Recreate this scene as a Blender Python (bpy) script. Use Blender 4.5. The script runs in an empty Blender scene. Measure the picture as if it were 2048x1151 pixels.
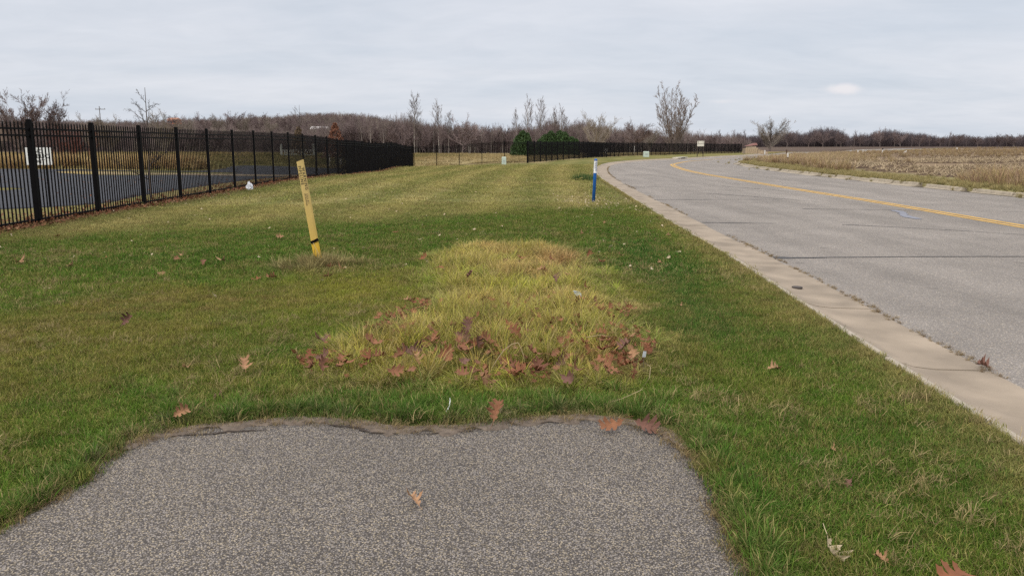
import bpy, bmesh, math, random
import numpy as np
from mathutils import Vector, Matrix, Euler
from mathutils.geometry import delaunay_2d_cdt

random.seed(7); RNG = np.random.default_rng(7)
scene = bpy.context.scene
COL = scene.collection
PI = math.pi

# ------------------------------------------------------------------ camera
cam_d = bpy.data.cameras.new('camera'); cam = bpy.data.objects.new('camera', cam_d); COL.objects.link(cam)
cam.location = (0, 0, 1.45); cam.rotation_euler = (math.radians(90 - 10.186), 0, 0)
cam_d.sensor_width = 36; cam_d.lens = 28.125; cam_d.clip_start = 0.05; cam_d.clip_end = 5000
scene.camera = cam
scene.cycles.use_denoising = False
scene.render.resolution_x = 1024; scene.render.resolution_y = 575

# ------------------------------------------------------------------ world, sun, exposure
SUN_EL, SUN_AZ = math.radians(38), math.radians(215)
world = bpy.data.worlds.new('World'); scene.world = world; world.use_nodes = True
def build_world():
    nt = world.node_tree; nt.nodes.clear(); N = nt.nodes.new; L = nt.links.new
    out = N('ShaderNodeOutputWorld')
    sky = N('ShaderNodeTexSky'); sky.sky_type = 'NISHITA'; sky.sun_disc = False
    sky.sun_elevation = SUN_EL; sky.sun_rotation = SUN_AZ; sky.dust_density = 3.0
    bs = N('ShaderNodeBackground'); bs.inputs['Strength'].default_value = 0.1; L(sky.outputs[0], bs.inputs['Color'])
    tc = N('ShaderNodeTexCoord'); sep = N('ShaderNodeSeparateXYZ'); L(tc.outputs['Generated'], sep.inputs[0])
    # cloud deck seen as a flat layer: direction divided by height above the horizon
    za = N('ShaderNodeMath'); za.operation = 'MAXIMUM'; L(sep.outputs['Z'], za.inputs[0]); za.inputs[1].default_value = 0.0
    zb = N('ShaderNodeMath'); zb.operation = 'ADD'; L(za.outputs[0], zb.inputs[0]); zb.inputs[1].default_value = 0.16
    dx = N('ShaderNodeMath'); dx.operation = 'DIVIDE'; L(sep.outputs['X'], dx.inputs[0]); L(zb.outputs[0], dx.inputs[1])
    dy = N('ShaderNodeMath'); dy.operation = 'DIVIDE'; L(sep.outputs['Y'], dy.inputs[0]); L(zb.outputs[0], dy.inputs[1])
    cb = N('ShaderNodeCombineXYZ'); L(dx.outputs[0], cb.inputs[0]); L(dy.outputs[0], cb.inputs[1])
    def noise(scale, det, rough, vec, sc=(1, 1, 1), dist=0.0):
        mp = N('ShaderNodeMapping'); mp.inputs['Scale'].default_value = sc; L(vec, mp.inputs[0])
        n = N('ShaderNodeTexNoise'); n.inputs['Scale'].default_value = scale; n.inputs['Detail'].default_value = det
        n.inputs['Roughness'].default_value = rough; n.inputs['Distortion'].default_value = dist; L(mp.outputs[0], n.inputs['Vector']); return n.outputs['Fac']
    n1 = noise(0.55, 5, 0.55, cb.outputs[0], (1, 1.7, 1), .4); n2 = noise(3.2, 6, 0.62, cb.outputs[0], (1, 1.5, 1), .5)
    hr = N('ShaderNodeMapRange'); L(sep.outputs['Z'], hr.inputs[0]); hr.inputs[1].default_value = 0.0; hr.inputs[2].default_value = 0.45
    grad = N('ShaderNodeValToRGB'); L(hr.outputs[0], grad.inputs[0])
    grad.color_ramp.elements[0].color = (0.600, 0.640, 0.700, 1); grad.color_ramp.elements[1].color = (0.620, 0.640, 0.690, 1)
    e = grad.color_ramp.elements.new(0.3); e.color = (0.570, 0.610, 0.675, 1)
    r1 = N('ShaderNodeValToRGB'); L(n1, r1.inputs[0]); r1.color_ramp.elements[0].position = .36; r1.color_ramp.elements[1].position = .66
    r1.color_ramp.elements[0].color = (0.90, 0.915, 0.93, 1); r1.color_ramp.elements[1].color = (1.10, 1.06, 1.035, 1)
    m1 = N('ShaderNodeMix'); m1.data_type = 'RGBA'; m1.blend_type = 'MULTIPLY'; m1.inputs[0].default_value = 1
    L(grad.outputs[0], m1.inputs[6]); L(r1.outputs[0], m1.inputs[7])
    r2 = N('ShaderNodeValToRGB'); L(n2, r2.inputs[0]); r2.color_ramp.elements[0].position = .3; r2.color_ramp.elements[1].position = .75
    r2.color_ramp.elements[0].color = (0.958, 0.962, 0.968, 1); r2.color_ramp.elements[1].color = (1.04, 1.032, 1.028, 1)
    m2 = N('ShaderNodeMix'); m2.data_type = 'RGBA'; m2.blend_type = 'MULTIPLY'; m2.inputs[0].default_value = 1
    L(m1.outputs[2], m2.inputs[6]); L(r2.outputs[0], m2.inputs[7])
    # an overcast deck is brightest overhead, where the camera does not look as well
    zr = N('ShaderNodeValToRGB'); L(sep.outputs['Z'], zr.inputs[0]); zr.color_ramp.interpolation = 'EASE'
    zr.color_ramp.elements[0].position = .17; zr.color_ramp.elements[0].color = (.5, .5, .5, 1); zr.color_ramp.elements[1].position = 1; zr.color_ramp.elements[1].color = (1.28, 1.20, 1.10, 1)
    z2 = N('ShaderNodeVectorMath'); z2.operation = 'SCALE'; L(zr.outputs[0], z2.inputs[0]); z2.inputs['Scale'].default_value = 2.0
    m3 = N('ShaderNodeMix'); m3.data_type = 'RGBA'; m3.blend_type = 'MULTIPLY'; m3.inputs[0].default_value = 1; L(m2.outputs[2], m3.inputs[6]); L(z2.outputs[0], m3.inputs[7])
    cur = m3.outputs[2]
    # three small bright clouds low over the right-hand woods
    nz = N('ShaderNodeTexNoise'); nz.inputs['Scale'].default_value = 38; nz.inputs['Detail'].default_value = 4; L(tc.outputs['Generated'], nz.inputs['Vector'])
    for (cx, cz, wx, wz, amt) in ((0.372, 0.0605, .0235, .0062, .85), (0.248, 0.0495, .016, .0034, .38), (0.215, 0.0485, .010, .003, .22)):
        yy = math.sqrt(1 - cx * cx - cz * cz)
        sb = N('ShaderNodeVectorMath'); sb.operation = 'SUBTRACT'; L(tc.outputs['Generated'], sb.inputs[0]); sb.inputs[1].default_value = (cx, yy, cz)
        sc_ = N('ShaderNodeVectorMath'); sc_.operation = 'MULTIPLY'; L(sb.outputs[0], sc_.inputs[0]); sc_.inputs[1].default_value = (1 / wx, 1 / wx, 1 / wz)
        ln = N('ShaderNodeVectorMath'); ln.operation = 'LENGTH'; L(sc_.outputs[0], ln.inputs[0])
        ad = N('ShaderNodeMath'); ad.operation = 'MULTIPLY_ADD'; L(nz.outputs['Fac'], ad.inputs[0]); ad.inputs[1].default_value = 1.3; L(ln.outputs['Value'], ad.inputs[2])
        mr = N('ShaderNodeMapRange'); mr.interpolation_type = 'SMOOTHSTEP'; L(ad.outputs[0], mr.inputs[0])
        mr.inputs[1].default_value = 0.8; mr.inputs[2].default_value = 1.9; mr.inputs[3].default_value = amt; mr.inputs[4].default_value = 0
        mx = N('ShaderNodeMix'); mx.data_type = 'RGBA'; L(mr.outputs[0], mx.inputs[0]); L(cur, mx.inputs[6]); mx.inputs[7].default_value = (0.73, 0.705, 0.725, 1)
        cur = mx.outputs[2]
    bc = N('ShaderNodeBackground'); bc.inputs['Strength'].default_value = 1.0; L(cur, bc.inputs['Color'])
    ms = N('ShaderNodeMixShader'); ms.inputs[0].default_value = 0.93
    L(bs.outputs[0], ms.inputs[1]); L(bc.outputs[0], ms.inputs[2]); L(ms.outputs[0], out.inputs['Surface'])
build_world()
sun_d = bpy.data.lights.new('sun', 'SUN'); sun_d.energy = 1.5; sun_d.angle = math.radians(25); sun_d.color = (1, .93, .82)
sun = bpy.data.objects.new('sun', sun_d); COL.objects.link(sun)
sdir = Vector((math.sin(SUN_AZ) * math.cos(SUN_EL), math.cos(SUN_AZ) * math.cos(SUN_EL), math.sin(SUN_EL)))
sun.rotation_euler = sdir.to_track_quat('Z', 'Y').to_euler()
vs = scene.view_settings; vs.view_transform = 'Standard'; vs.look = 'None'; vs.gamma = 1; vs.use_curve_mapping = False; vs.exposure = 0.3

# ------------------------------------------------------------------ helpers
def tag(o, label=None, cat=None, group=None, kind=None):
    if label: o['label'] = label
    if cat: o['category'] = cat
    if group: o['group'] = group
    if kind: o['kind'] = kind
    return o
def new_mesh(name, v, f, mat=None, smooth=False):
    me = bpy.data.meshes.new(name); me.from_pydata([tuple(map(float, p)) for p in v], [], f)
    if mat: me.materials.append(mat)
    if smooth: me.polygons.foreach_set('use_smooth', [True] * len(me.polygons))
    me.update(); return me
def link(name, me, parent=None, loc=None, rot=None, scale=None):
    o = bpy.data.objects.new(name, me); COL.objects.link(o)
    if parent is not None: o.parent = parent
    if loc is not None: o.location = loc
    if rot is not None: o.rotation_euler = rot
    if scale is not None: o.scale = scale if hasattr(scale, '__len__') else (scale,) * 3
    return o
class MB:
    def __init__(s): s.v = []; s.f = []
    def add(s, v, f):
        n = len(s.v); s.v += [tuple(p) for p in v]; s.f += [tuple(i + n for i in q) for q in f]; return s
    def box(s, c, d, rz=0, M=None, taper=1.0):
        v = []
        for z in (-.5, .5):
            k = taper if z > 0 else 1
            for x, y in ((-.5, -.5), (.5, -.5), (.5, .5), (-.5, .5)):
                p = Vector((x * d[0] * k, y * d[1] * k, z * d[2]))
                if rz: p = Matrix.Rotation(rz, 3, 'Z') @ p
                if M: p = M @ p
                v.append((p.x + c[0], p.y + c[1], p.z + c[2]))
        return s.add(v, [(3, 2, 1, 0), (4, 5, 6, 7), (0, 1, 5, 4), (1, 2, 6, 5), (2, 3, 7, 6), (3, 0, 4, 7)])
    def tube(s, pts, rad, n=6, cap=True):
        pts = [Vector(p) for p in pts]; k = len(pts); v = []
        for i, p in enumerate(pts):
            t = (pts[min(i + 1, k - 1)] - pts[max(i - 1, 0)]).normalized()
            a = t.cross(Vector((0, 1, 0)) if abs(t.y) < .9 else Vector((1, 0, 0))).normalized(); b = t.cross(a)
            r = rad[i] if hasattr(rad, '__len__') else rad
            for j in range(n):
                w = 2 * PI * j / n; v.append(p + a * (r * math.cos(w)) + b * (r * math.sin(w)))
        f = [(i * n + j, i * n + (j + 1) % n, (i + 1) * n + (j + 1) % n, (i + 1) * n + j) for i in range(k - 1) for j in range(n)]
        if cap: f += [tuple(range(n - 1, -1, -1)), tuple((k - 1) * n + j for j in range(n))]
        return s.add(v, f)
    def mesh(s, name, mat=None, smooth=False): return new_mesh(name, s.v, s.f, mat, smooth)
    def build(s, name, mat=None, parent=None, smooth=False, **k): return link(name, s.mesh(name, mat, smooth), parent, **k)
def bevel(o, w=.004, seg=2):
    m = o.modifiers.new('bevel', 'BEVEL'); m.width = w; m.segments = seg; m.limit_method = 'ANGLE'; return o

# smooth value noise in numpy
_perm = RNG.random((256, 256))
def vnoise(x, y, s=1.0, o=0):
    x = np.asarray(x, float) * s + 37.7 + o * 17.3; y = np.asarray(y, float) * s + 91.1 + o * 9.7
    xi = np.floor(x).astype(int); yi = np.floor(y).astype(int); fx = x - xi; fy = y - yi
    fx = fx * fx * (3 - 2 * fx); fy = fy * fy * (3 - 2 * fy)
    g = lambda a, b: _perm[a % 256, b % 256]
    return (g(xi, yi) * (1 - fx) + g(xi + 1, yi) * fx) * (1 - fy) + (g(xi, yi + 1) * (1 - fx) + g(xi + 1, yi + 1) * fx) * fy
def fbm(x, y, s=1.0, oct=4, o=0):
    a = 0; w = 1; t = 0
    for k in range(oct): a = a + w * vnoise(x, y, s * 2 ** k, o + k * 3); t += w; w *= .55
    return a / t
def smooth01(a, b, x): t = np.clip((np.asarray(x, float) - a) / (b - a), 0, 1); return t * t * (3 - 2 * t)

# ------------------------------------------------------------------ terrain height
CP = np.array([(-8.6,0,0),(-8.6,14,0),(-8.8,32,.03),(-8.8,36.5,-.04),(-8.8,43,-.2),(-8.7,52,-.33),(-8.5,69.5,-.55),(1.4,69.8,-.14),(6.7,86.8,-.12),(14.5,112,-.2),(28.5,137,-.28),(47.5,168,-.35),
(0,0,0),(0,20,0),(5,35,0),(8,0,0),(20,20,0),(6,50,-.02),(15,55,0),(30,90,-.2),(40,60,0),(60,120,-.1),(100,150,-.1),(0,40,-.02),(-2,55,-.12),
(-25,30,-.05),(-30,60,-.1),(-50,60,0),(-20,90,-.2),(-60,120,.0),(-15,130,-.3),(10,150,-.5),(0,220,-1.3),(-100,220,-.6),(60,260,-1.0),(120,300,-.3),(200,300,0),(200,450,0),(400,450,0),(60,500,-1),(-200,200,-.2),(-200,500,0),(-30,0,0),(50,0,0),(200,100,0),(-150,60,0),(300,600,0),(0,700,0),(-400,300,0),(500,200,0)], float)
def hz(x, y):
    x = np.asarray(x, float); y = np.asarray(y, float)
    d2 = (x[..., None] - CP[:, 0]) ** 2 + (y[..., None] - CP[:, 1]) ** 2
    w = 1 / (d2 + 9.) ** 2
    return (w * CP[:, 2]).sum(-1) / w.sum(-1)
def gz(x, y): return float(hz(x, y))
# bearings read off the horizon of the photograph: sideways and upward slope per pixel
KX, KZ = .9842 / 1600, .9687 / 1600
def px(u, y): return (u - 1024) * KX * y
def topH(v, y, x): return 1.45 + (288 - v) * KZ * y - gz(x, y)

# ------------------------------------------------------------------ polylines
def catmull(P, step):
    P = [np.array(p, float) for p in P]; out = []
    for i in range(len(P) - 1):
        p0 = P[max(i - 1, 0)]; p1 = P[i]; p2 = P[i + 1]; p3 = P[min(i + 2, len(P) - 1)]
        st = step(p1) if callable(step) else step
        n = max(1, int(round(np.linalg.norm(p2 - p1) / st)))
        t1 = (p2 - p0) * .5 * (np.linalg.norm(p2 - p1) / max(1e-6, (np.linalg.norm(p2 - p1) + np.linalg.norm(p1 - p0)) / 2 if i else np.linalg.norm(p2 - p1)))
        t2 = (p3 - p1) * .5 * (np.linalg.norm(p2 - p1) / max(1e-6, (np.linalg.norm(p2 - p1) + np.linalg.norm(p3 - p2)) / 2 if i < len(P) - 2 else np.linalg.norm(p2 - p1)))
        for k in range(n):
            t = k / n; out.append((2*t**3-3*t*t+1) * p1 + (t**3-2*t*t+t) * t1 + (-2*t**3+3*t*t) * p2 + (t**3-t*t) * t2)
    out.append(P[-1]); return np.array(out)
def normals(P):
    T = np.gradient(P, axis=0); T /= np.linalg.norm(T, axis=1)[:, None] + 1e-9
    return np.stack([T[:, 1], -T[:, 0]], 1)          # to the right of travel
def offset(P, d): return P + normals(P) * (np.asarray(d)[..., None] if hasattr(d, '__len__') else d)
def arclen(P): return np.concatenate([[0], np.cumsum(np.linalg.norm(np.diff(P, axis=0), axis=1))])
def at_s(P, S, s): return np.stack([np.interp(s, S, P[:, 0]), np.interp(s, S, P[:, 1])], -1)
def inpoly(x, y, P):
    x = np.asarray(x); y = np.asarray(y); c = np.zeros(x.shape, bool); n = len(P); j = n - 1
    for i in range(n):
        xi, yi = P[i]; xj, yj = P[j]
        k = ((yi > y) != (yj > y)); c ^= k & (x < (xj - xi) * (y - yi) / ((yj - yi) if yj != yi else 1e-9) + xi); j = i
    return c
def dist_poly(x, y, P, closed=False):
    x = np.asarray(x, float); y = np.asarray(y, float); d = np.full(x.shape, 1e9); n = len(P)
    for i in range(n if closed else n - 1):
        a = P[i]; b = P[(i + 1) % n]; ab = b - a; t = np.clip(((x - a[0]) * ab[0] + (y - a[1]) * ab[1]) / (ab @ ab + 1e-12), 0, 1)
        d = np.minimum(d, np.hypot(x - a[0] - t * ab[0], y - a[1] - t * ab[1]))
    return d
stepf = lambda p: max(.35, min(3.0, np.hypot(*p) * .03))
L_EDGE = catmull([(2.3,-8),(2.42,0),(2.5,4),(2.62,6.5),(2.82,10),(2.96,14),(3.06,17),(3.28,22),(3.5,27),(3.74,33),(4.2,40),(5.0,48.5),(5.95,56),(7.9,68),(9.95,75.5),(12.6,81.5),(16.3,88.6),(21,98),(31,118.5),(39,135),(52.8,165),(67,195),(106,260),(150,320)], stepf)
L_JOINT = offset(L_EDGE, .74)
R_JOINT = catmull([(14.9,-8),(14.8,10),(14.7,23),(14.65,29),(14.8,36),(15.05,43),(15.4,50),(16.2,57),(17.5,64),(19.8,72),(24.3,85),(29.5,97),(34.8,108),(43,125),(51,141),(64,167),(79,196),(120,256),(162,312)], stepf)
R_EDGE = offset(R_JOINT, .55)
YELLOW = catmull([(9.3,-8),(9.5,8),(9.7,16),(9.85,22),(9.85,28),(9.9,34),(10.15,43),(10.9,52.5),(12.5,63),(15.4,74),(18.2,82),(23,93),(29,106),(37,123),(45,139),(58,166),(73,195)], stepf)
PATH = catmull([(-3.2,-3),(-2.7,0),(-2.3,1.8),(-1.98,2.75),(-1.89,3.06),(-1.86,3.3),(-1.9,3.5),(-1.85,3.72),(-1.74,3.86),(-1.56,3.94),(-1.32,4.0),(-1.07,4.05),(-0.85,4.02),(-0.68,3.93),(-0.45,3.91),(-0.17,3.97),(0.04,4.04),(0.28,4.08),(0.47,4.06),(0.62,4.0),(0.74,3.87),(0.81,3.65),(0.84,3.36),(0.83,3.1),(0.8,2.84),(0.79,2.6),(0.78,1.8),(0.8,0),(0.8,-3)], .035)
PATCH = catmull([(-1.36,4.85),(-1.42,5.5),(-1.2,6.0),(-.85,6.6),(-.75,7.4),(-1.0,8.6),(-1.15,10.2),(-0.6,11.5),(0.5,11.4),(1.0,10.2),(0.95,8.6),(0.98,6.6),(0.9,5.0),(0.55,4.6),(-0.38,4.5),(-0.95,4.62),(-1.36,4.85)], .3)
PATH[10:-10] += (np.stack([fbm(PATH[:, 0], PATH[:, 1], 7, 3, 161), fbm(PATH[:, 0], PATH[:, 1], 7, 3, 165)], 1)[10:-10] - .5) * .075
LOT = catmull([(-60,18.5),(-30,17.7),(-13.9,16.6),(-11.7,17.9),(-10.2,19.8),(-10.6,22.9),(-10.65,28.6),(-10.7,32.7),(-10.6,36.5),(-10.4,41),(-10.4,46),(-11.2,54),(-13.5,62),(-17.5,67),(-20.8,63),(-19.5,52),(-21.5,49.5),(-28,51),(-40,53),(-60,55)], 1.2)
ISLE1 = catmull([(-26.5,48.4),(-22.5,48.2),(-16.4,47.6),(-15.8,44.8),(-18.6,41.5),(-22,42),(-26,46)], 1.0)
ISLE2 = catmull([(-32,28.6),(-18.5,28.1),(-16.3,27.0),(-17.2,25.4),(-32,25.2)], 1.0)

# ------------------------------------------------------------------ materials
MATS = {}
def M_(name):
    m = bpy.data.materials.new(name); m.use_nodes = True; nt = m.node_tree
    b = nt.nodes['Principled BSDF']; b.inputs['Specular IOR Level'].default_value = .3; return m, nt, b
def simple(name, col, rough=.7, metal=0, var=.12, scale=8, bump=0.0, bscale=60, spec=.3):
    m, nt, b = M_(name); N = nt.nodes.new; L = nt.links.new
    tc = N('ShaderNodeTexCoord'); n = N('ShaderNodeTexNoise'); n.inputs['Scale'].default_value = scale; n.inputs['Detail'].default_value = 5
    L(tc.outputs['Object'], n.inputs['Vector'])
    r = N('ShaderNodeValToRGB'); L(n.outputs['Fac'], r.inputs[0]); r.color_ramp.elements[0].position = .3; r.color_ramp.elements[1].position = .7
    r.color_ramp.elements[0].color = (*[c * (1 - var) for c in col], 1); r.color_ramp.elements[1].color = (*[min(1, c * (1 + var)) for c in col], 1)
    L(r.outputs[0], b.inputs['Base Color']); b.inputs['Roughness'].default_value = rough; b.inputs['Metallic'].default_value = metal
    b.inputs['Specular IOR Level'].default_value = spec
    if bump:
        n2 = N('ShaderNodeTexNoise'); n2.inputs['Scale'].default_value = bscale; n2.inputs['Detail'].default_value = 4; L(tc.outputs['Object'], n2.inputs['Vector'])
        bp = N('ShaderNodeBump'); bp.inputs['Strength'].default_value = bump; bp.inputs['Distance'].default_value = .01; L(n2.outputs['Fac'], bp.inputs['Height']); L(bp.outputs[0], b.inputs['Normal'])
    return m
def rnd_mat(name, cols, rough=.8, trans=0.0):
    """colour picked per object from a ramp"""
    m, nt, b = M_(name); N = nt.nodes.new; L = nt.links.new
    oi = N('ShaderNodeObjectInfo'); r = N('ShaderNodeValToRGB'); L(oi.outputs['Random'], r.inputs[0])
    r.color_ramp.elements[0].color = (*cols[0], 1); r.color_ramp.elements[1].color = (*cols[-1], 1)
    for i, c in enumerate(cols[1:-1]): e = r.color_ramp.elements.new((i + 1) / (len(cols) - 1)); e.color = (*c, 1)
    tc = N('ShaderNodeTexCoord'); n = N('ShaderNodeTexNoise'); n.inputs['Scale'].default_value = 22; L(tc.outputs['Object'], n.inputs['Vector'])
    mr = N('ShaderNodeMapRange'); L(n.outputs['Fac'], mr.inputs[0]); mr.inputs[3].default_value = .65; mr.inputs[4].default_value = 1.35
    mx = N('ShaderNodeVectorMath'); mx.operation = 'SCALE'; L(r.outputs[0], mx.inputs[0]); L(mr.outputs[0], mx.inputs['Scale'])
    L(mx.outputs[0], b.inputs['Base Color']); b.inputs['Roughness'].default_value = rough
    return m
def attr_ground(name, attr='gcol', bump=.6):
    m, nt, b = M_(name); N = nt.nodes.new; L = nt.links.new
    a = N('ShaderNodeAttribute'); a.attribute_name = attr
    ge = N('ShaderNodeNewGeometry')
    n = N('ShaderNodeTexNoise'); n.inputs['Scale'].default_value = 9; n.inputs['Detail'].default_value = 8; n.inputs['Roughness'].default_value = .7; L(ge.outputs['Position'], n.inputs['Vector'])
    mr = N('ShaderNodeMapRange'); L(n.outputs['Fac'], mr.inputs[0]); mr.inputs[1].default_value = .25; mr.inputs[2].default_value = .75; mr.inputs[3].default_value = .72; mr.inputs[4].default_value = 1.28
    mx = N('ShaderNodeVectorMath'); mx.operation = 'SCALE'; L(a.outputs['Color'], mx.inputs[0]); L(mr.outputs[0], mx.inputs['Scale'])
    L(mx.outputs[0], b.inputs['Base Color']); b.inputs['Roughness'].default_value = .95; b.inputs['Specular IOR Level'].default_value = .05
    bp = N('ShaderNodeBump'); bp.inputs['Strength'].default_value = bump; bp.inputs['Distance'].default_value = .03; L(n.outputs['Fac'], bp.inputs['Height']); L(bp.outputs[0], b.inputs['Normal'])
    return m
def blade_mat(name):
    """blade: colour of its spot (instancer attribute) x own variation (mesh attribute bvar: r brightness, g dryness)"""
    m, nt, b = M_(name); N = nt.nodes.new; L = nt.links.new
    a = N('ShaderNodeAttribute'); a.attribute_name = 'gcol'; a.attribute_type = 'INSTANCER'
    v = N('ShaderNodeAttribute'); v.attribute_name = 'bvar'
    s = N('ShaderNodeSeparateColor'); L(v.outputs['Color'], s.inputs[0])
    dry = N('ShaderNodeMix'); dry.data_type = 'RGBA'; L(s.outputs['Green'], dry.inputs[0]); L(a.outputs['Color'], dry.inputs[6]); dry.inputs[7].default_value = (.36, .29, .135, 1)
    sc = N('ShaderNodeVectorMath'); sc.operation = 'SCALE'; L(dry.outputs[2], sc.inputs[0]); L(s.outputs['Red'], sc.inputs['Scale'])
    L(sc.outputs[0], b.inputs['Base Color']); b.inputs['Roughness'].default_value = .7; b.inputs['Specular IOR Level'].default_value = .08
    tr = N('ShaderNodeBsdfTranslucent'); L(sc.outputs[0], tr.inputs['Color'])
    ms = N('ShaderNodeMixShader'); ms.inputs[0].default_value = .25; L(b.outputs[0], ms.inputs[1]); L(tr.outputs[0], ms.inputs[2])
    L(ms.outputs[0], nt.nodes['Material Output'].inputs['Surface']); return m
def asphalt(name, dark, light, cell, patch_amt=.12, tan=(.30, .26, .19), bump=.5, dens=.5, rough=.85, tanfac=.35, spec=.3, cover=.42):
    m, nt, b = M_(name); N = nt.nodes.new; L = nt.links.new
    ge = N('ShaderNodeNewGeometry'); P = ge.outputs['Position']
    def vor(scale, feat='F1'):
        v = N('ShaderNodeTexVoronoi'); v.feature = feat; v.inputs['Scale'].default_value = scale; L(nv.outputs[0], v.inputs['Vector']); return v
    nw = N('ShaderNodeTexNoise'); nw.inputs['Scale'].default_value = cell * .8; L(P, nw.inputs['Vector'])
    nv = N('ShaderNodeVectorMath'); nv.operation = 'MULTIPLY_ADD'; L(nw.outputs['Color'], nv.inputs[0]); nv.inputs[1].default_value = (.6 / cell,) * 3; L(P, nv.inputs[2])
    v1 = vor(cell); v2 = vor(cell * 2.1)
    sp = N('ShaderNodeSeparateColor'); L(v1.outputs['Color'], sp.inputs[0])
    # stones: cells, near their centre, coloured one by one
    ed = N('ShaderNodeMapRange'); L(v1.outputs['Distance'], ed.inputs[0]); ed.inputs[1].default_value = cover; ed.inputs[2].default_value = cover + .22; ed.inputs[3].default_value = 1; ed.inputs[4].default_value = 0
    pick = N('ShaderNodeMapRange'); L(sp.outputs['Red'], pick.inputs[0]); pick.inputs[1].default_value = 1 - dens - .15; pick.inputs[2].default_value = 1 - dens + .3
    fac = N('ShaderNodeMath'); fac.operation = 'MULTIPLY'; L(ed.outputs[0], fac.inputs[0]); L(pick.outputs[0], fac.inputs[1])
    stone = N('ShaderNodeMix'); stone.data_type = 'RGBA'; stone.inputs[6].default_value = (*light, 1); stone.inputs[7].default_value = (*tan, 1)
    tf = N('ShaderNodeMath'); tf.operation = 'GREATER_THAN'; L(sp.outputs['Green'], tf.inputs[0]); tf.inputs[1].default_value = 1 - tanfac; L(tf.outputs[0], stone.inputs[0])
    mr2 = N('ShaderNodeMapRange'); L(sp.outputs['Blue'], mr2.inputs[0]); mr2.inputs[3].default_value = .6; mr2.inputs[4].default_value = 1.3
    st2 = N('ShaderNodeVectorMath'); st2.operation = 'SCALE'; L(stone.outputs[2], st2.inputs[0]); L(mr2.outputs[0], st2.inputs['Scale'])
    mat = N('ShaderNodeMix'); mat.data_type = 'RGBA'; L(v2.outputs['Distance'], mat.inputs[0]); mat.inputs[6].default_value = (*[c * 1.3 for c in dark], 1); mat.inputs[7].default_value = (*[c * .5 for c in dark], 1)
    mx = N('ShaderNodeMix'); mx.data_type = 'RGBA'; L(fac.outputs[0], mx.inputs[0]); L(mat.outputs[2], mx.inputs[6]); L(st2.outputs[0], mx.inputs[7])
    big = N('ShaderNodeTexNoise'); big.inputs['Scale'].default_value = .9; big.inputs['Detail'].default_value = 6; big.inputs['Roughness'].default_value = .6; L(P, big.inputs['Vector'])
    mb = N('ShaderNodeMapRange'); L(big.outputs['Fac'], mb.inputs[0]); mb.inputs[1].default_value = .3; mb.inputs[2].default_value = .7; mb.inputs[3].default_value = 1 - patch_amt; mb.inputs[4].default_value = 1 + patch_amt
    fin = N('ShaderNodeVectorMath'); fin.operation = 'SCALE'; L(mx.outputs[2], fin.inputs[0]); L(mb.outputs[0], fin.inputs['Scale'])
    L(fin.outputs[0], b.inputs['Base Color']); b.inputs['Roughness'].default_value = rough; b.inputs['Specular IOR Level'].default_value = spec
    bp = N('ShaderNodeBump'); bp.inputs['Strength'].default_value = bump; bp.inputs['Distance'].default_value = .5 / cell; L(fac.outputs[0], bp.inputs['Height']); L(bp.outputs[0], b.inputs['Normal'])
    return m, nt, b, fin
def bark(name, c1, c2, c3=None):
    m, nt, b = M_(name); N = nt.nodes.new; L = nt.links.new
    tc = N('ShaderNodeTexCoord'); n = N('ShaderNodeTexNoise'); n.inputs['Scale'].default_value = 1.2; n.inputs['Detail'].default_value = 6; L(tc.outputs['Object'], n.inputs['Vector'])
    oi = N('ShaderNodeObjectInfo'); ad = N('ShaderNodeMath'); ad.operation = 'MULTIPLY_ADD'; L(oi.outputs['Random'], ad.inputs[0]); ad.inputs[1].default_value = .5; L(n.outputs['Fac'], ad.inputs[2])
    r = N('ShaderNodeValToRGB'); L(ad.outputs[0], r.inputs[0]); r.color_ramp.elements[0].position = .35; r.color_ramp.elements[1].position = 1.0
    r.color_ramp.elements[0].color = (*c1, 1); r.color_ramp.elements[1].color = (*c2, 1)
    L(r.outputs[0], b.inputs['Base Color']); b.inputs['Roughness'].default_value = .9; b.inputs['Specular IOR Level'].default_value = .1; return m

M_lawn = attr_ground('lawn soil and thatch'); M_blade = blade_mat('grass blade')
M_path, _, _, _ = asphalt('weathered path asphalt', (.062, .055, .051), (.205, .186, .170), 150, .14, (.275, .235, .175), .9, .98, tanfac=.35, cover=.46)
M_road, ntr, br, finr = asphalt('pale worn road asphalt', (.195, .178, .163), (.36, .332, .30), 95, .12, (.42, .36, .28), .5, .6, tanfac=.25, cover=.42)
M_lot, _, _, _ = asphalt('dark fresh asphalt', (.013, .016, .024), (.034, .040, .054), 60, .3, (.05, .05, .055), .4, .4, rough=.65, spec=.3)
M_conc = simple('concrete', (.262, .218, .168), .9, var=.26, scale=2.0, bump=.25, bscale=120)
M_conc_edge = simple('pale concrete edge', (.30, .26, .20), .9, var=.2, scale=9, bump=.5, bscale=60)
M_black = simple('black painted metal', (.0045, .0042, .005), .5, var=.2, scale=4, spec=.05)
M_seam = simple('tar seam', (.035, .034, .036), .6, var=.25, scale=5)
M_blue_paint = simple('faded survey paint', (.19, .20, .235), .9, var=.15, scale=6)
M_yline = simple('yellow road paint', (.46, .285, .07), .8, var=.22, scale=5, bump=.2)
M_bark_d = bark('dark bark', (.06, .05, .046), (.12, .098, .088))
M_bark_g = bark('grey brown bark', (.11, .088, .08), (.20, .165, .148))
M_bark_w = bark('pale birch bark', (.24, .21, .18), (.42, .385, .34))
M_twig_p = bark('purple brown twigs', (.085, .062, .061), (.225, .175, .168))
M_twig_g = bark('olive grey twigs', (.14, .118, .098), (.26, .225, .185))
M_twig_r = bark('red twigs', (.11, .04, .032), (.17, .07, .05))
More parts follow.
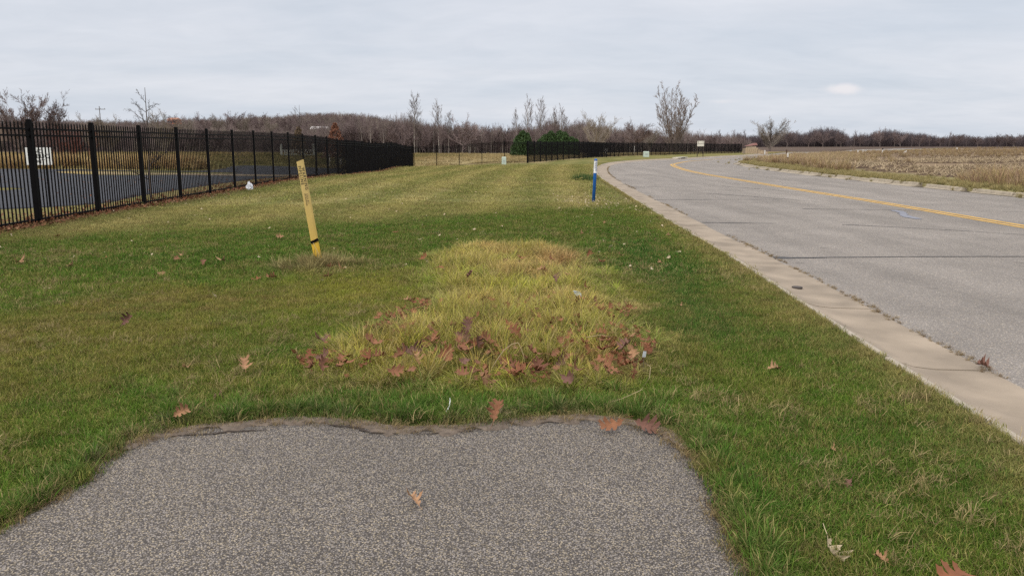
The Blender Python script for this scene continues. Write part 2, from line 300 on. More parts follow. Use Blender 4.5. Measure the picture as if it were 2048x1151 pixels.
M_leaf = rnd_mat('fallen oak leaf', [(.150, .055, .026), (.190, .075, .036), (.215, .100, .052), (.115, .048, .030)])
M_leaf_tan = rnd_mat('tan oak leaf', [(.26, .14, .075), (.32, .19, .105)])
M_leaf_pale = rnd_mat('pale dry leaf', [(.46, .37, .25), (.50, .42, .30)])
M_leaf_purp = rnd_mat('purple brown leaf', [(.150, .075, .055), (.12, .062, .048)])
M_green_leaf = simple('conifer foliage', (.040, .076, .024), .7, var=.5, scale=3)
M_white = simple('white plastic', (.72, .74, .76), .5, var=.04)

# ------------------------------------------------------------------ ground colour field (albedo of turf, thatch, soil)
def mixc(a, b, t): t = np.clip(t, 0, 1)[..., None]; return a * (1 - t) + b * t
C3 = lambda *c: np.array(c, float)
FENCE_L = np.array([(-8.6, 9), (-8.61, 14.55), (-8.68, 19), (-8.78, 25), (-8.85, 32.2), (-8.79, 43.1), (-8.74, 52), (-8.68, 58.5), (-8.51, 69.55)], float)
def in_patch(x, y):
    return inpoly(x + (fbm(x, y, 1.6, 3, 151) - .5) * .9, y + (fbm(x, y, 1.3, 3, 155) - .5) * 1.3 * np.clip((y - 4.6) / 2, 0, 1), PATCH)
def turf_color(x, y):
    x = np.asarray(x, float); y = np.asarray(y, float)
    n1 = fbm(x, y, .55, 4, 1); n2 = fbm(x, y, 1.9, 3, 5); n3 = fbm(x, y, 6.5, 2, 9); n4 = fbm(x * .45, y * 1.1, .3, 3, 14)
    green = C3(.086, .146, .019); deep = C3(.050, .112, .014); olive = C3(.172, .165, .034); tan = C3(.325, .285, .112); brown = C3(.20, .145, .068); lime = C3(.225, .225, .035)
    c = mixc(np.broadcast_to(green, x.shape + (3,)), olive, smooth01(.38, .66, n1 * .6 + n2 * .4))
    c = mixc(c, deep, smooth01(.52, .70, n2 * .5 + n4 * .5) * .75)
    c = mixc(c, brown, smooth01(.60, .78, n3 * .5 + n1 * .5) * .7)
    # green band around 8..14 m, then the paler mown lawn
    yb = 10.9 + np.clip(x + 8, 0, 12) * .62 + (n1 - .5) * 3
    band = smooth01(8.2, 9.6, y) * (1 - smooth01(yb, yb + 2.2, y))
    c = mixc(c, deep * 1.05, band * (.78 - n3 * .35) * (x < 2.4))
    far = smooth01(yb, yb + 2.6, y)
    # mowing stripes follow the kerb
    q = (x - .0009 * y * y) / 1.35 + .25 * (fbm(x, y, .12, 2, 21) - .5)
    st = .5 + .5 * np.sin(q * PI * 2 * .62 + y * .045)
    lawnf = mixc(mixc(np.broadcast_to(tan, x.shape + (3,)), C3(.290, .265, .092), smooth01(.35, .65, n1)), C3(.150, .168, .045), st * .85 + (n4 - .5) * .5)
    lawnf = mixc(lawnf, C3(.33, .275, .125), smooth01(.5, .75, n2) * .4)
    c = mixc(c, lawnf, far)
    # lush dark strip right of the tall patch
    g = np.exp(-((x - 1.55 - .04 * (y - 6)) / .5) ** 2) * smooth01(5.2, 6.2, y) * (1 - smooth01(11, 13.5, y))
    c = mixc(c, C3(.035, .098, .016), g * .8)
    # lime patch at the left of the tall grass and beside it
    for (a, b_, sx, sy, k) in ((-1.55, 8.0, .7, 1.0, .85), (1.05, 7.6, .28, .6, .8), (-1.7, 6.3, .6, .5, .35)):
        c = mixc(c, lime, np.exp(-((x - a) / sx) ** 2 - ((y - b_) / sy) ** 2) * k)
    # dry strip along the kerb
    dk = dist_poly(x, y, L_EDGE[L_EDGE[:, 1] < 60])
    c = mixc(c, mixc(brown[None] * np.ones(x.shape + (1,)), tan, n2), np.exp(-(dk / (.16 + .28 * n1)) ** 2) * (.35 + .6 * n2))
    # brown ground along the fence and round the marker post
    df = dist_poly(x, y, FENCE_L)
    c = mixc(c, C3(.13, .072, .045), np.exp(-(df / .35) ** 2) * .9)
    c = mixc(c, C3(.20, .16, .08), np.exp(-(((x + 2.35) / .45) ** 2 + ((y - 9.5) / .45) ** 2)) * .8)
    # bare soil in a narrow margin round the path
    dp = dist_poly(x, y, PATH); c = mixc(c, C3(.17, .125, .09), np.exp(-(dp / (.022 + .075 * smooth01(3.5, 3.9, y))) ** 2) * .85)
    # tall patch
    pin = np.where(in_patch(x, y), 1., 0.)
    pc0 = mixc(mixc(C3(.26, .27, .055)[None] * np.ones(x.shape + (1,)), C3(.40, .33, .13), smooth01(5.5, 6.0, y + n2 - .5) * (1 - smooth01(6.9, 7.6, y + n2 - .5)) * .85), C3(.21, .26, .035), smooth01(7.2, 7.8, y + n2 - .5) * (1 - smooth01(8.6, 9.3, y)) * .8)
    pc0 = mixc(pc0, C3(.22, .225, .055), smooth01(9, 9.8, y + n2 - .5) * .7)
    pc = mixc(mixc(pc0, C3(.40, .32, .15), smooth01(.48, .66, n2) * .7), C3(.20, .235, .045), smooth01(.56, .7, n1) * .8)
    pc = mixc(pc, C3(.30, .19, .11), (np.exp(-((y - 5.15) / .28) ** 2) * (np.abs(x) < 1.3) * .6 * smooth01(.4, .55, n2) + np.exp(-((x - .6) / .35) ** 2 - ((y - 9.9) / .9) ** 2) * .7))
    c = mixc(c, pc, pin)
    return np.clip(c, .01, .6)
def field_color(x, y):
    x = np.asarray(x, float); y = np.asarray(y, float)
    n1 = fbm(x, y, .25, 4, 31); n2 = fbm(x, y, 1.3, 3, 35)
    d = dist_poly(x, y, R_EDGE)
    v = mixc(C3(.16, .155, .065)[None] * np.ones(x.shape + (1,)), C3(.245, .205, .105), n2)
    soil = mixc(C3(.12, .085, .06)[None] * np.ones(x.shape + (1,)), C3(.25, .19, .12), smooth01(.35, .75, n2 * .5 + n1 * .5))
    return mixc(v, soil, smooth01(3.0, 6.0, d + n1 * 2 - 1))
def back_color(x, y):
    x = np.asarray(x, float); y = np.asarray(y, float)
    n1 = fbm(x, y, .10, 4, 41); n2 = fbm(x, y, .5, 3, 45)
    c = mixc(C3(.16, .145, .055)[None] * np.ones(x.shape + (1,)), C3(.30, .23, .11), smooth01(.35, .65, n1))
    c = mixc(c, C3(.36, .29, .155), smooth01(-14, -2, x) * (1 - smooth01(20, 30, x)) * smooth01(66, 70, y) * .8)
    return mixc(c, C3(.10, .075, .06), smooth01(190, 215, y))

# ------------------------------------------------------------------ ground: one constrained triangulation, split into regions that share their outlines
BACK_LINE = catmull([(-8.45, 69.6), (1.37, 69.8), (3.9, 78.5), (6.66, 86.8), (14.5, 110), (28.5, 137), (47.5, 168)], 2.5)
def build_ground():
    pts = []
    r = 1.0; rings = []
    while r < 900: rings.append(r); r *= 1.035 if r < 60 else 1.06
    for k, r in enumerate(rings):
        da = .9 if r > 2 else 4
        for a in np.arange(-52, 52, da): pts.append((r * math.sin(math.radians(a + (k % 2) * da / 2)), r * math.cos(math.radians(a + (k % 2) * da / 2))))
        if k % 4 == 0:
            for a in np.arange(52, 308, 6): pts.append((r * math.sin(math.radians(a)), r * math.cos(math.radians(a))))
    pts = np.array(pts)
    lines = [(L_EDGE, False), (R_EDGE, False), (PATH, False), (LOT, False), (ISLE1, True), (ISLE2, True)]
    keep = np.ones(len(pts), bool); rr = np.hypot(pts[:, 0], pts[:, 1])
    for P, cl in lines: keep &= dist_poly(pts[:, 0], pts[:, 1], P, cl) > np.minimum(.02 + rr * .010, .8)
    keep &= np.hypot(pts[:, 0], pts[:, 1]) > .5
    pts = pts[keep]
    V = [Vector(p) for p in pts]; Eg = []
    B = 1100
    box = [(-B, -60), (B, -60), (B, 1100), (-B, 1100)]; n0 = len(V); V += [Vector(p) for p in box]; Eg += [(n0 + i, n0 + (i + 1) % 4) for i in range(4)]
    for P, cl in lines:
        n0 = len(V); V += [Vector(p) for p in P]; Eg += [(n0 + i, n0 + i + 1) for i in range(len(P) - 1)]
        if cl: Eg.append((n0 + len(P) - 1, n0))
    vo, eo, fo, *_ = delaunay_2d_cdt(V, Eg, [], 0, 1e-5)
    vo = np.array([(v.x, v.y) for v in vo]); fo = np.array([f for f in fo if len(f) == 3])
    cen = vo[fo].mean(1); x, y = cen[:, 0], cen[:, 1]
    ext = lambda P: np.vstack([P[0] + (P[0] - P[1]) / np.linalg.norm(P[0] - P[1]) * 0, P])
    corridor = np.vstack([L_EDGE, R_EDGE[::-1]])
    in_c = inpoly(x, y, corridor); in_p = inpoly(x, y, PATH); in_l = inpoly(x, y, LOT) & ~inpoly(x, y, ISLE1) & ~inpoly(x, y, ISLE2)
    rightpoly = np.vstack([R_EDGE, [(B, 500), (B, -60), (15, -60)]])
    in_r = inpoly(x, y, rightpoly) & ~in_c
    lawnpoly = np.vstack([[(2.3, -60)], L_EDGE[L_EDGE[:, 1] < 168], BACK_LINE[::-1], FENCE_L[::-1], [(-8.6, -60)]])
    in_lawn = inpoly(x, y, lawnpoly) & ~in_c & ~in_p
    reg = np.full(len(fo), 3); reg[in_lawn] = 0; reg[in_r] = 2; reg[in_l] = 4; reg[in_p] = 1; reg[in_c] = -1
    z = hz(vo[:, 0], vo[:, 1])
    def region(idx, name, mat, colf, dz=0.0):
        f = fo[reg == idx]; used, inv = np.unique(f, return_inverse=True); f2 = inv.reshape(f.shape); v = vo[used]
        me = new_mesh(name, np.column_stack([v, z[used] + dz]), [tuple(q) for q in f2.tolist()], mat, True)
        bm = bmesh.new(); bm.from_mesh(me)
        bd = [e for e in bm.edges if e.is_boundary]
        ret = bmesh.ops.extrude_edge_only(bm, edges=bd)
        for g in ret['geom']:
            if isinstance(g, bmesh.types.BMVert): g.co.z -= .3
        bmesh.ops.recalc_face_normals(bm, faces=bm.faces); bm.to_mesh(me); bm.free()
        if colf:
            co = np.empty(len(me.vertices) * 3); me.vertices.foreach_get('co', co); co = co.reshape(-1, 3)
            c = colf(co[:, 0], co[:, 1]); a = me.color_attributes.new('gcol', 'FLOAT_COLOR', 'POINT')
            a.data.foreach_set('color', np.column_stack([c, np.ones(len(c))]).astype(np.float32).ravel())
        return tag(link(name, me), kind='structure')
    g = region(0, 'lawn', M_lawn, lambda a, b: turf_color(a, b) * .62); g['label'] = 'mown roadside lawn between the black fence and the road'
    region(1, 'footpath', M_path, None, .004)['label'] = 'grey asphalt path that ends in the grass'
    region(2, 'field', M_lawn, field_color)['label'] = 'harvested field and rough verge right of the road'
    region(3, 'meadow', M_lawn, back_color)['label'] = 'open grassland behind the black fences'
    region(4, 'car_park', M_lot, None, .0)['label'] = 'dark asphalt car park behind the left fence'
build_ground()

# ------------------------------------------------------------------ road
def ribbon(name, A, Bp, n, mat, dz, nacross=1, parent=None, crown=0.0):
    SA, SB = arclen(A), arclen(Bp)
    t = np.linspace(0, 1, n) ** 1.35
    a = at_s(A, SA, t * SA[-1]); b = at_s(Bp, SB, t * SB[-1]); v = []; f = []
    for k in range(nacross + 1):
        w = k / nacross; p = a * (1 - w) + b * w; z = hz(p[:, 0], p[:, 1]) + dz + crown * 4 * w * (1 - w); v.append(np.column_stack([p, z]))
    v = np.stack(v, 1).reshape(-1, 3); m = nacross + 1
    f = [(i * m + k, i * m + k + 1, (i + 1) * m + k + 1, (i + 1) * m + k) for i in range(n - 1) for k in range(nacross)]
    return link(name, new_mesh(name, v, f, mat, True), parent)
def wear(nt, fin, b):
    N = nt.nodes.new; L = nt.links.new; ge = N('ShaderNodeNewGeometry'); mp = N('ShaderNodeMapping'); mp.inputs['Scale'].default_value = (.8, .10, 1); mp.inputs['Rotation'].default_value = (0, 0, .05); L(ge.outputs['Position'], mp.inputs[0])
    n = N('ShaderNodeTexNoise'); n.inputs['Scale'].default_value = 1.3; n.inputs['Detail'].default_value = 7; n.inputs['Roughness'].default_value = .65; L(mp.outputs[0], n.inputs['Vector'])
    mr = N('ShaderNodeMapRange'); L(n.outputs['Fac'], mr.inputs[0]); mr.inputs[1].default_value = .35; mr.inputs[2].default_value = .68; mr.inputs[3].default_value = .80; mr.inputs[4].default_value = 1.07
    sp = N('ShaderNodeTexVoronoi'); sp.inputs['Scale'].default_value = 1.1; L(ge.outputs['Position'], sp.inputs['Vector']); s2 = N('ShaderNodeMapRange'); L(sp.outputs['Distance'], s2.inputs[0]); s2.inputs[1].default_value = .03; s2.inputs[2].default_value = .10; s2.inputs[3].default_value = .72; s2.inputs[4].default_value = 1
    m2 = N('ShaderNodeMath'); m2.operation = 'MULTIPLY'; L(mr.outputs[0], m2.inputs[0]); L(s2.outputs[0], m2.inputs[1])
    sc = N('ShaderNodeVectorMath'); sc.operation = 'SCALE'; L(fin.outputs[0], sc.inputs[0]); L(m2.outputs[0], sc.inputs['Scale']); L(sc.outputs[0], b.inputs['Base Color'])
wear(ntr, finr, br)
ROADZ = -.085
road = tag(ribbon('road', offset(L_JOINT, -.04), offset(R_JOINT, .04), 420, M_road, ROADZ, 14), 'pale asphalt road that bends to the right', kind='structure')
def line_strip(name, P, w, mat, dz, parent, jit=0.0):
    """painted or sealed line laid on the road, following it"""
    wv = np.full(len(P), w / 2) * (1 + jit * (RNG.random(len(P)) - .5)) if not hasattr(w, '__len__') else np.asarray(w) / 2
    a, b = offset(P, -wv), offset(P, wv); v = []; f = []
    for i in range(len(P)):
        for q in (a[i], b[i]): v.append((q[0], q[1], gz(*q) + ROADZ + dz))
    f = [(2 * i, 2 * i + 1, 2 * i + 3, 2 * i + 2) for i in range(len(P) - 1)]
    return link(name, new_mesh(name, v, f, mat), parent)
yl = YELLOW[YELLOW[:, 1] < 150]; k = 1 - smooth01(70, 110, yl[:, 1]) * .5
line_strip('centre_line', offset(yl, -.115), .115 * k + .02, M_yline, .005, road)
line_strip('centre_line', offset(yl, .115), .115 * k + .02, M_yline, .005, road)
def crack(pts, w, step=.15, amp=.02, name='tar_seam', mat=None, dz=.005, taper=True):
    P = catmull(pts, step); P = P + (np.stack([fbm(P[:, 0] * 3 + 5, P[:, 1] * 3, 1, 3, 61), fbm(P[:, 0] * 3, P[:, 1] * 3 + 9, 1, 3, 66)], 1) - .5) * amp * 2
    t = np.linspace(0, 1, len(P)); ww = w * (.6 + .8 * RNG.random(len(P)))
    if taper: ww = ww * (1 - .75 * t)
    line_strip(name, P, ww, mat or M_seam, dz, road)
crack([(3.62, 10.86), (3.95, 10.88), (4.5, 10.93), (5.5, 10.98), (6.6, 11.0), (8.4, 11.05)], .07, amp=.03)
crack([(3.6, 10.9), (3.85, 10.86), (4.15, 10.86)], .17, amp=.01)
crack([(3.78, 15.9), (4.4, 15.8), (5.2, 15.7)], .10); crack([(3.98, 22.5), (5.5, 22.6), (7.6, 22.6)], .09)
crack([(4.25, 29.6), (5.2, 29.5), (5.9, 29.2)], .1); crack([(4.25, 28.9), (5, 28.6)], .08)
crack([(7.0, 19.3), (8.8, 19.0), (9.4, 18.7)], .05); crack([(6.2, 25.5), (7.2, 23.8), (8.3, 21.7)], .07); crack([(6.4, 15.5), (7.8, 14.6), (9.2, 13.4), (10.8, 12.2)], .045)
crack([(8.3, 19.2), (9.6, 18.95), (11.0, 18.6), (12.5, 18.2)], .035)
crack([(7.8, 30), (9.0, 27.2), (9.7, 25.7)], .06)
crack([(9.0, 18.9), (8.9, 18.3), (8.55, 17.4), (8.45, 16.6)], .2, name='paint_mark', mat=M_blue_paint, taper=False, dz=.007)

# ------------------------------------------------------------------ kerbs: one slab after another
def slab_mesh(P, S, s0, s1, prof, mat, nm, tilt=0.0, dzz=0.0):
    n = max(2, int((s1 - s0) / max(.3, s0 * .02)) + 1); ss = np.linspace(s0, s1, n); c = at_s(P, S, ss); nn = normals(np.vstack([at_s(P, S, [s0 - .3]), c, at_s(P, S, [s1 + .3])]))[1:-1]
    v = []; m = len(prof)
    for i in range(n):
        for (o_, z) in prof:
            q = c[i] + nn[i] * o_; v.append((q[0], q[1], gz(*c[i]) + z + dzz + tilt * (ss[i] - (s0 + s1) / 2)))
    f = [(i * m + j, (i + 1) * m + j, (i + 1) * m + j + 1, i * m + j + 1) for i in range(n - 1) for j in range(m - 1)]
    f += [tuple(range(m)), tuple(range((n - 1) * m + m - 1, (n - 1) * m - 1, -1))]
    me = new_mesh(nm, v, f, mat)
    if m > 11:                                        # the rounded back edge is paler concrete
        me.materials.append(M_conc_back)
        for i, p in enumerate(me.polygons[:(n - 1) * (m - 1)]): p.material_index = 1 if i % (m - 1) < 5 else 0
    return me
M_conc_back = simple('paler kerb back edge', (.34, .30, .245), .85, var=.12, scale=7)
kerb = tag(link('kerb', None), 'concrete kerb and gutter along the lawn side of the road', kind='structure')
SL = arclen(L_EDGE); ysl = lambda yv: float(np.interp(yv, L_EDGE[:, 1], SL))
PROF_L = [(0, -.35), (0, -.012), (.006, .004), (.016, .011), (.045, .010), (.075, -.004), (.13, -.035), (.22, -.062), (.36, -.078), (.68, -.082), (.725, -.084), (.735, -.095), (.735, -.3)]
cuts = [ysl(v) for v in (-7.5, -4.5, -2, .6, 3.1, 5.35, 7.45, 10.25, 12.6, 15.2, 17.9, 20.4, 22.3)]
while cuts[-1] < ysl(150): cuts.append(cuts[-1] + random.uniform(2.2, 3.1))
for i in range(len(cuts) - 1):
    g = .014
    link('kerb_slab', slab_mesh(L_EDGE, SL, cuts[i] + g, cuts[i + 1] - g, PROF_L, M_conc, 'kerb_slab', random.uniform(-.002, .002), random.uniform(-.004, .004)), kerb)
bed = tag(ribbon('kerb_bed', offset(L_EDGE, .01), offset(L_EDGE, .75), 500, simple('dirt in joints', (.07, .055, .04), .95), -.14, 1), kind='structure')
kerb_r = tag(link('kerb', None), 'broken weedy concrete kerb along the field side of the road', kind='structure')
SR = arclen(R_JOINT); ysr = lambda yv: float(np.interp(yv, R_JOINT[:, 1], SR))
PROF_R = [(0, -.3), (0, -.085), (.26, -.078), (.36, -.05), (.40, .03), (.43, .045), (.53, .045), (.55, .03), (.55, -.3)]
s = ysr(2)
while s < ysr(120):
    ln = random.uniform(1.3, 2.6); gap = random.choice([.03, .12, .3, .6])
    link('kerb_slab', slab_mesh(R_JOINT, SR, s, s + ln, PROF_R, M_conc_edge, 'kerb_slab', random.uniform(-.012, .012), random.uniform(-.03, .012)), kerb_r); s += ln + gap
tag(ribbon('kerb_bed', offset(R_JOINT, .0), offset(R_JOINT, .56), 500, simple('dark dirt', (.06, .05, .035), .95), -.09, 1), kind='structure')
# drain inlet in the kerb of the bend
inl = tag(link('drain_inlet', None, loc=(0, 0, 0)), 'pale concrete drain inlet in the kerb at the bend', 'drain')
c = at_s(L_EDGE, SL, ysl(96)); tdir = at_s(L_EDGE, SL, ysl(96) + 1) - c; ang = math.atan2(tdir[1], tdir[0]); zz = gz(*c); inl.location = (c[0], c[1], zz); inl.rotation_euler = (0, 0, ang)
MB().box((0, .1, .05), (4.4, .7, .12)).build('slab', M_white if 0 else simple('light concrete', (.52, .49, .43), .9), inl)
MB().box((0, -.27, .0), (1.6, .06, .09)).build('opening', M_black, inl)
lid = (link('drain_cap', MB().tube([(0, 0, -.01), (0, 0, .004)], .055, 16).mesh('drain_cap', simple('rusty iron', (.06, .05, .045), .7)), kerb))
lid.location = (2.86 + .20, 8.45, -.062 + .004)

# ------------------------------------------------------------------ scattered vegetation through geometry nodes
LIB = {}
def lib_collection(name, meshes):
    c = bpy.data.collections.new(name)
    for i, me in enumerate(meshes):
        o = bpy.data.objects.new('%s_%02d' % (name, i), me); c.objects.link(o)
    return c
def scatter(name, coll, P, rot, scl, idx, colr=None, label=None):
    n = len(P); me = bpy.data.meshes.new(name); me.vertices.add(n); me.vertices.foreach_set('co', np.asarray(P, np.float32).ravel())
    def at(nm, ty, prop, data): a = me.attributes.new(nm, ty, 'POINT'); a.data.foreach_set(prop, data)
    at('rot', 'FLOAT_VECTOR', 'vector', np.asarray(rot, np.float32).ravel())
    scl = np.asarray(scl, np.float32); scl = np.repeat(scl[:, None], 3, 1) if scl.ndim == 1 else scl
    at('scl', 'FLOAT_VECTOR', 'vector', scl.ravel()); at('idx', 'INT', 'value', np.asarray(idx, np.int32))
    if colr is not None: at('gcol', 'FLOAT_COLOR', 'color', np.column_stack([colr, np.ones(n)]).astype(np.float32).ravel())
    me.update(); o = link(name, me)
    ng = bpy.data.node_groups.new(name, 'GeometryNodeTree')
    ng.interface.new_socket('Geometry', in_out='INPUT', socket_type='NodeSocketGeometry'); ng.interface.new_socket('Geometry', in_out='OUTPUT', socket_type='NodeSocketGeometry')
    N = ng.nodes.new; L = ng.links.new; gi = N('NodeGroupInput'); go = N('NodeGroupOutput'); ip = N('GeometryNodeInstanceOnPoints'); ci = N('GeometryNodeCollectionInfo')
    ci.inputs['Collection'].default_value = coll; ci.inputs['Separate Children'].default_value = True; ci.inputs['Reset Children'].default_value = True
    def na(nm, ty): a = N('GeometryNodeInputNamedAttribute'); a.data_type = ty; a.inputs['Name'].default_value = nm; return [s for s in a.outputs if s.enabled and s.name == 'Attribute'][0]
    L(gi.outputs[0], ip.inputs['Points']); L(ci.outputs[0], ip.inputs['Instance']); ip.inputs['Pick Instance'].default_value = True
    L(na('idx', 'INT'), ip.inputs['Instance Index']); L(na('rot', 'FLOAT_VECTOR'), ip.inputs['Rotation']); L(na('scl', 'FLOAT_VECTOR'), ip.inputs['Scale'])
    L(ip.outputs[0], go.inputs[0]); md = o.modifiers.new('scatter', 'NODES'); md.node_group = ng
    return tag(o, label, kind='stuff')
def tuft(seed, n, rad, h, w, lean, seg=2, dry=.15, hv=.35, curl=.5, disc=True):
    """n blades growing from a disc"""
    r = random.Random(seed); v = []; f = []; bv = []
    for i in range(n):
        a = r.uniform(0, 2 * PI); q = rad * math.sqrt(r.random()) if disc else rad * r.random() ** 1.5
        x, y = q * math.cos(a), q * math.sin(a); H = h * (1 + hv * (r.random() * 2 - 1)); d = r.uniform(0, 2 * PI) if disc else a + r.uniform(-.9, .9)
        ln = lean * (.3 + r.random()); wd = w * r.uniform(.7, 1.3); fa = d + PI / 2 + r.uniform(-.8, .8)
        br = r.uniform(.62, 1.42); dr = 0.0 if r.random() > dry else r.uniform(.5, 1); b0 = len(v)
        cx, cy, cz, th = x, y, 0.0, ln * .3
        for k in range(seg + 1):
            t = k / seg; ww = wd * (1 - t ** 1.6) * .5
            if k == seg: v.append((cx, cy, cz)); bv.append((br * 1.15, dr))
            else:
                v.append((cx - ww * math.cos(fa), cy - ww * math.sin(fa), cz)); v.append((cx + ww * math.cos(fa), cy + ww * math.sin(fa), cz)); bv += [(br * (.75 + .4 * t), dr)] * 2
            th += (ln + curl * r.uniform(.2, 1)) / seg * (1.0 if k else .5); st = H / seg
            cx += math.cos(d) * math.sin(th) * st; cy += math.sin(d) * math.sin(th) * st; cz += math.cos(min(th, 2.0)) * st
        for k in range(seg - 1): f.append((b0 + 2 * k, b0 + 2 * k + 1, b0 + 2 * k + 3, b0 + 2 * k + 2))
        k = seg - 1; f.append((b0 + 2 * k, b0 + 2 * k + 1, b0 + 2 * k + 2))
    me = new_mesh('grass_tuft', v, f, M_blade); a = me.color_attributes.new('bvar', 'FLOAT_COLOR', 'POINT'); bv = np.array(bv)
    a.data.foreach_set('color', np.column_stack([bv, np.zeros(len(bv)), np.ones(len(bv))]).astype(np.float32).ravel()); return me
C_short = lib_collection('short_tuft', [tuft(10 + i, 95, .09, .034, .0027, .9, 2, .10, .45, .8) for i in range(6)])
C_mid = lib_collection('mid_tuft', [tuft(30 + i, 85, .16, .038, .0048, .8, 2, .10, .45, .7) for i in range(4)])
C_far = lib_collection('far_tuft', [tuft(50 + i, 75, .34, .036, .016, .8, 1, .12, .5, .6) for i in range(4)])
C_tall = lib_collection('tall_tuft', [tuft(70 + i, 42, .05, .155, .0048, .6, 4, .42, .55, .9, False) for i in range(6)])
C_edge = lib_collection('edge_tuft', [tuft(90 + i, 50, .06, .085, .0045, .6, 3, .15, .4, .9, False) for i in range(4)])
C_rough = lib_collection('rough_tuft', [tuft(110 + i, 60, .22, .32, .016, .35, 3, .5, .4, .6, False) for i in range(4)])
def wedge_points(n, r0, r1, a0=-42, a1=42, power=1.0):
    """random points, area-uniform in the wedge in front of the camera spot"""
    u = RNG.random(n); r = np.sqrt(r0 * r0 + u ** power * (r1 * r1 - r0 * r0)); a = np.radians(RNG.uniform(a0, a1, n)); return r * np.sin(a), r * np.cos(a)
LAWNPOLY = np.vstack([[(2.3, -60)], L_EDGE[L_EDGE[:, 1] < 168], BACK_LINE[::-1], FENCE_L[::-1], [(-8.6, -60)]])
def plant(name, coll, nk, x, y, smin, smax, colr, label, dz=0.0, tilt=.12, zs=None):
    n = len(x); rot = np.column_stack([RNG.normal(0, tilt, n), RNG.normal(0, tilt, n), RNG.uniform(0, 2 * PI, n)])
    s = RNG.uniform(smin, smax, n); S = np.column_stack([s, s, s * (zs if zs is not None else 1)])
    return scatter(name, coll, np.column_stack([x, y, hz(x, y) + dz]), rot, S, RNG.integers(0, nk, n), colr, label)
def lawn_mask(x, y, edge=.03):
    m = inpoly(x, y, LAWNPOLY) & ~inpoly(x, y, PATH); m &= dist_poly(x, y, PATH) > edge + .085 * smooth01(3.55, 3.85, y) * fbm(x, y, 4, 2, 181); return m
def gcolor(x, y):
    n = len(x); c = turf_color(x + RNG.normal(0, .06, n), y + RNG.normal(0, .09, n)); r = RNG.random(n)
    nr = 1 - .6 * smooth01(12, 20, y); c = mixc(c, C3(.215, .180, .060), np.where(r < .22, .65, 0) * nr); c = mixc(c, C3(.050, .110, .018), np.where(r > .80, .55, 0) * nr); c = mixc(c, C3(.17, .115, .06), np.where((r > .22) & (r < .30), .6, 0))
    return c * (.85 + .65 * RNG.random(n))[:, None]
# near lawn
x, y = wedge_points(26000, 1.9, 9.0); m = lawn_mask(x, y); m &= dist_poly(x, y, L_EDGE[L_EDGE[:, 1] < 12]) > .05
inp = inpoly(x, y, PATCH); m &= ~(inp & (RNG.random(len(x)) < .6)); bare = fbm(x, y, 3.0, 3, 77); m &= ~((bare < .33) & (RNG.random(len(x)) < .5)); x, y = x[m], y[m]
zs = .75 + .7 * fbm(x, y, 1.4, 3, 81)
plant('lawn_grass', C_short, 6, x, y, .8, 1.3, gcolor(x, y), 'short mown grass blades of the near lawn', zs=zs)
x, y = wedge_points(26000, 8.5, 20.0, -40, 25); m = lawn_mask(x, y) & ~(inpoly(x, y, PATCH) & (RNG.random(len(x)) < .5)) & (dist_poly(x, y, L_EDGE[L_EDGE[:, 1] < 25]) > .1); x, y = x[m], y[m]
plant('lawn_grass', C_mid, 4, x, y, .8, 1.3, gcolor(x, y), 'short mown grass blades of the middle lawn')
x, y = wedge_points(26000, 19, 62, -35, 16, .8); m = lawn_mask(x, y) & (dist_poly(x, y, L_EDGE[L_EDGE[:, 1] < 90]) > .25); x, y = x[m], y[m]
plant('lawn_grass', C_far, 4, x, y, .8, 1.3, gcolor(x, y), 'short mown grass blades of the far lawn')
# tall yellow patch
n = 4200; x = RNG.uniform(-1.5, 1.1, n); y = RNG.uniform(4.4, 12, n); m = in_patch(x, y); dens = fbm(x, y, 2.2, 3, 90)
near_gap = (np.abs(y - 5.15) < .35) & (RNG.random(n) < .45); m &= (dens > .40) | (RNG.random(n) < .35); m &= ~near_gap; x, y = x[m], y[m]
ed = np.minimum(1, .3 + dist_poly(x, y, PATCH) * 2.2) * np.where(y > 7, .8, 1)
o = plant('tall_grass', C_tall, 6, x, y, .75, 1.25, gcolor(x, y) * (.75 + .75 * fbm(x, y, 5, 2, 171))[:, None] * (C3(1.22, 1.06, 1.0) * (1 - smooth01(0, .35, .35 - dist_poly(x, y, PATCH)) [:, None] * C3(.42, .22, .35))), 'tall yellowing unmown grass patch in the middle of the lawn', tilt=.22, zs=ed * (.45 + .9 * fbm(x, y, 2.6, 2, 95)))
# longer green grass where the mower misses, along the path end and sides
sP = arclen(PATH); t = RNG.uniform(0, sP[-1], 2600); q = at_s(PATH, sP, t); nn = normals(PATH); ni = np.stack([np.interp(t, sP, nn[:, 0]), np.interp(t, sP, nn[:, 1])], 1)
top = smooth01(3.6, 3.9, q[:, 1]); off = -(.045 + .07 * top + np.abs(RNG.normal(0, .13, len(t))) * (.5 + .9 * top) ); p = q + ni * off[:, None]
m = lawn_mask(p[:, 0], p[:, 1], .035) & (RNG.random(len(t)) < .45 + .55 * top); p = p[m]
cc = gcolor(p[:, 0], p[:, 1]); cc = mixc(cc, C3(.070, .150, .028), .15 + .6 * RNG.random(len(cc)))
plant('edge_grass', C_edge, 4, p[:, 0], p[:, 1], .45, 1.05, cc, 'longer dark green grass along the end of the path', tilt=.25)
x = -2.35 + RNG.normal(0, .16, 60); y = 9.5 + RNG.normal(0, .16, 60)
plant('marker_grass', C_edge, 4, x, y, 1.2, 2.0, mixc(gcolor(x, y), C3(.30, .25, .12), np.full(60, .6)), 'dry uncut grass round the foot of the yellow marker post', tilt=.3)
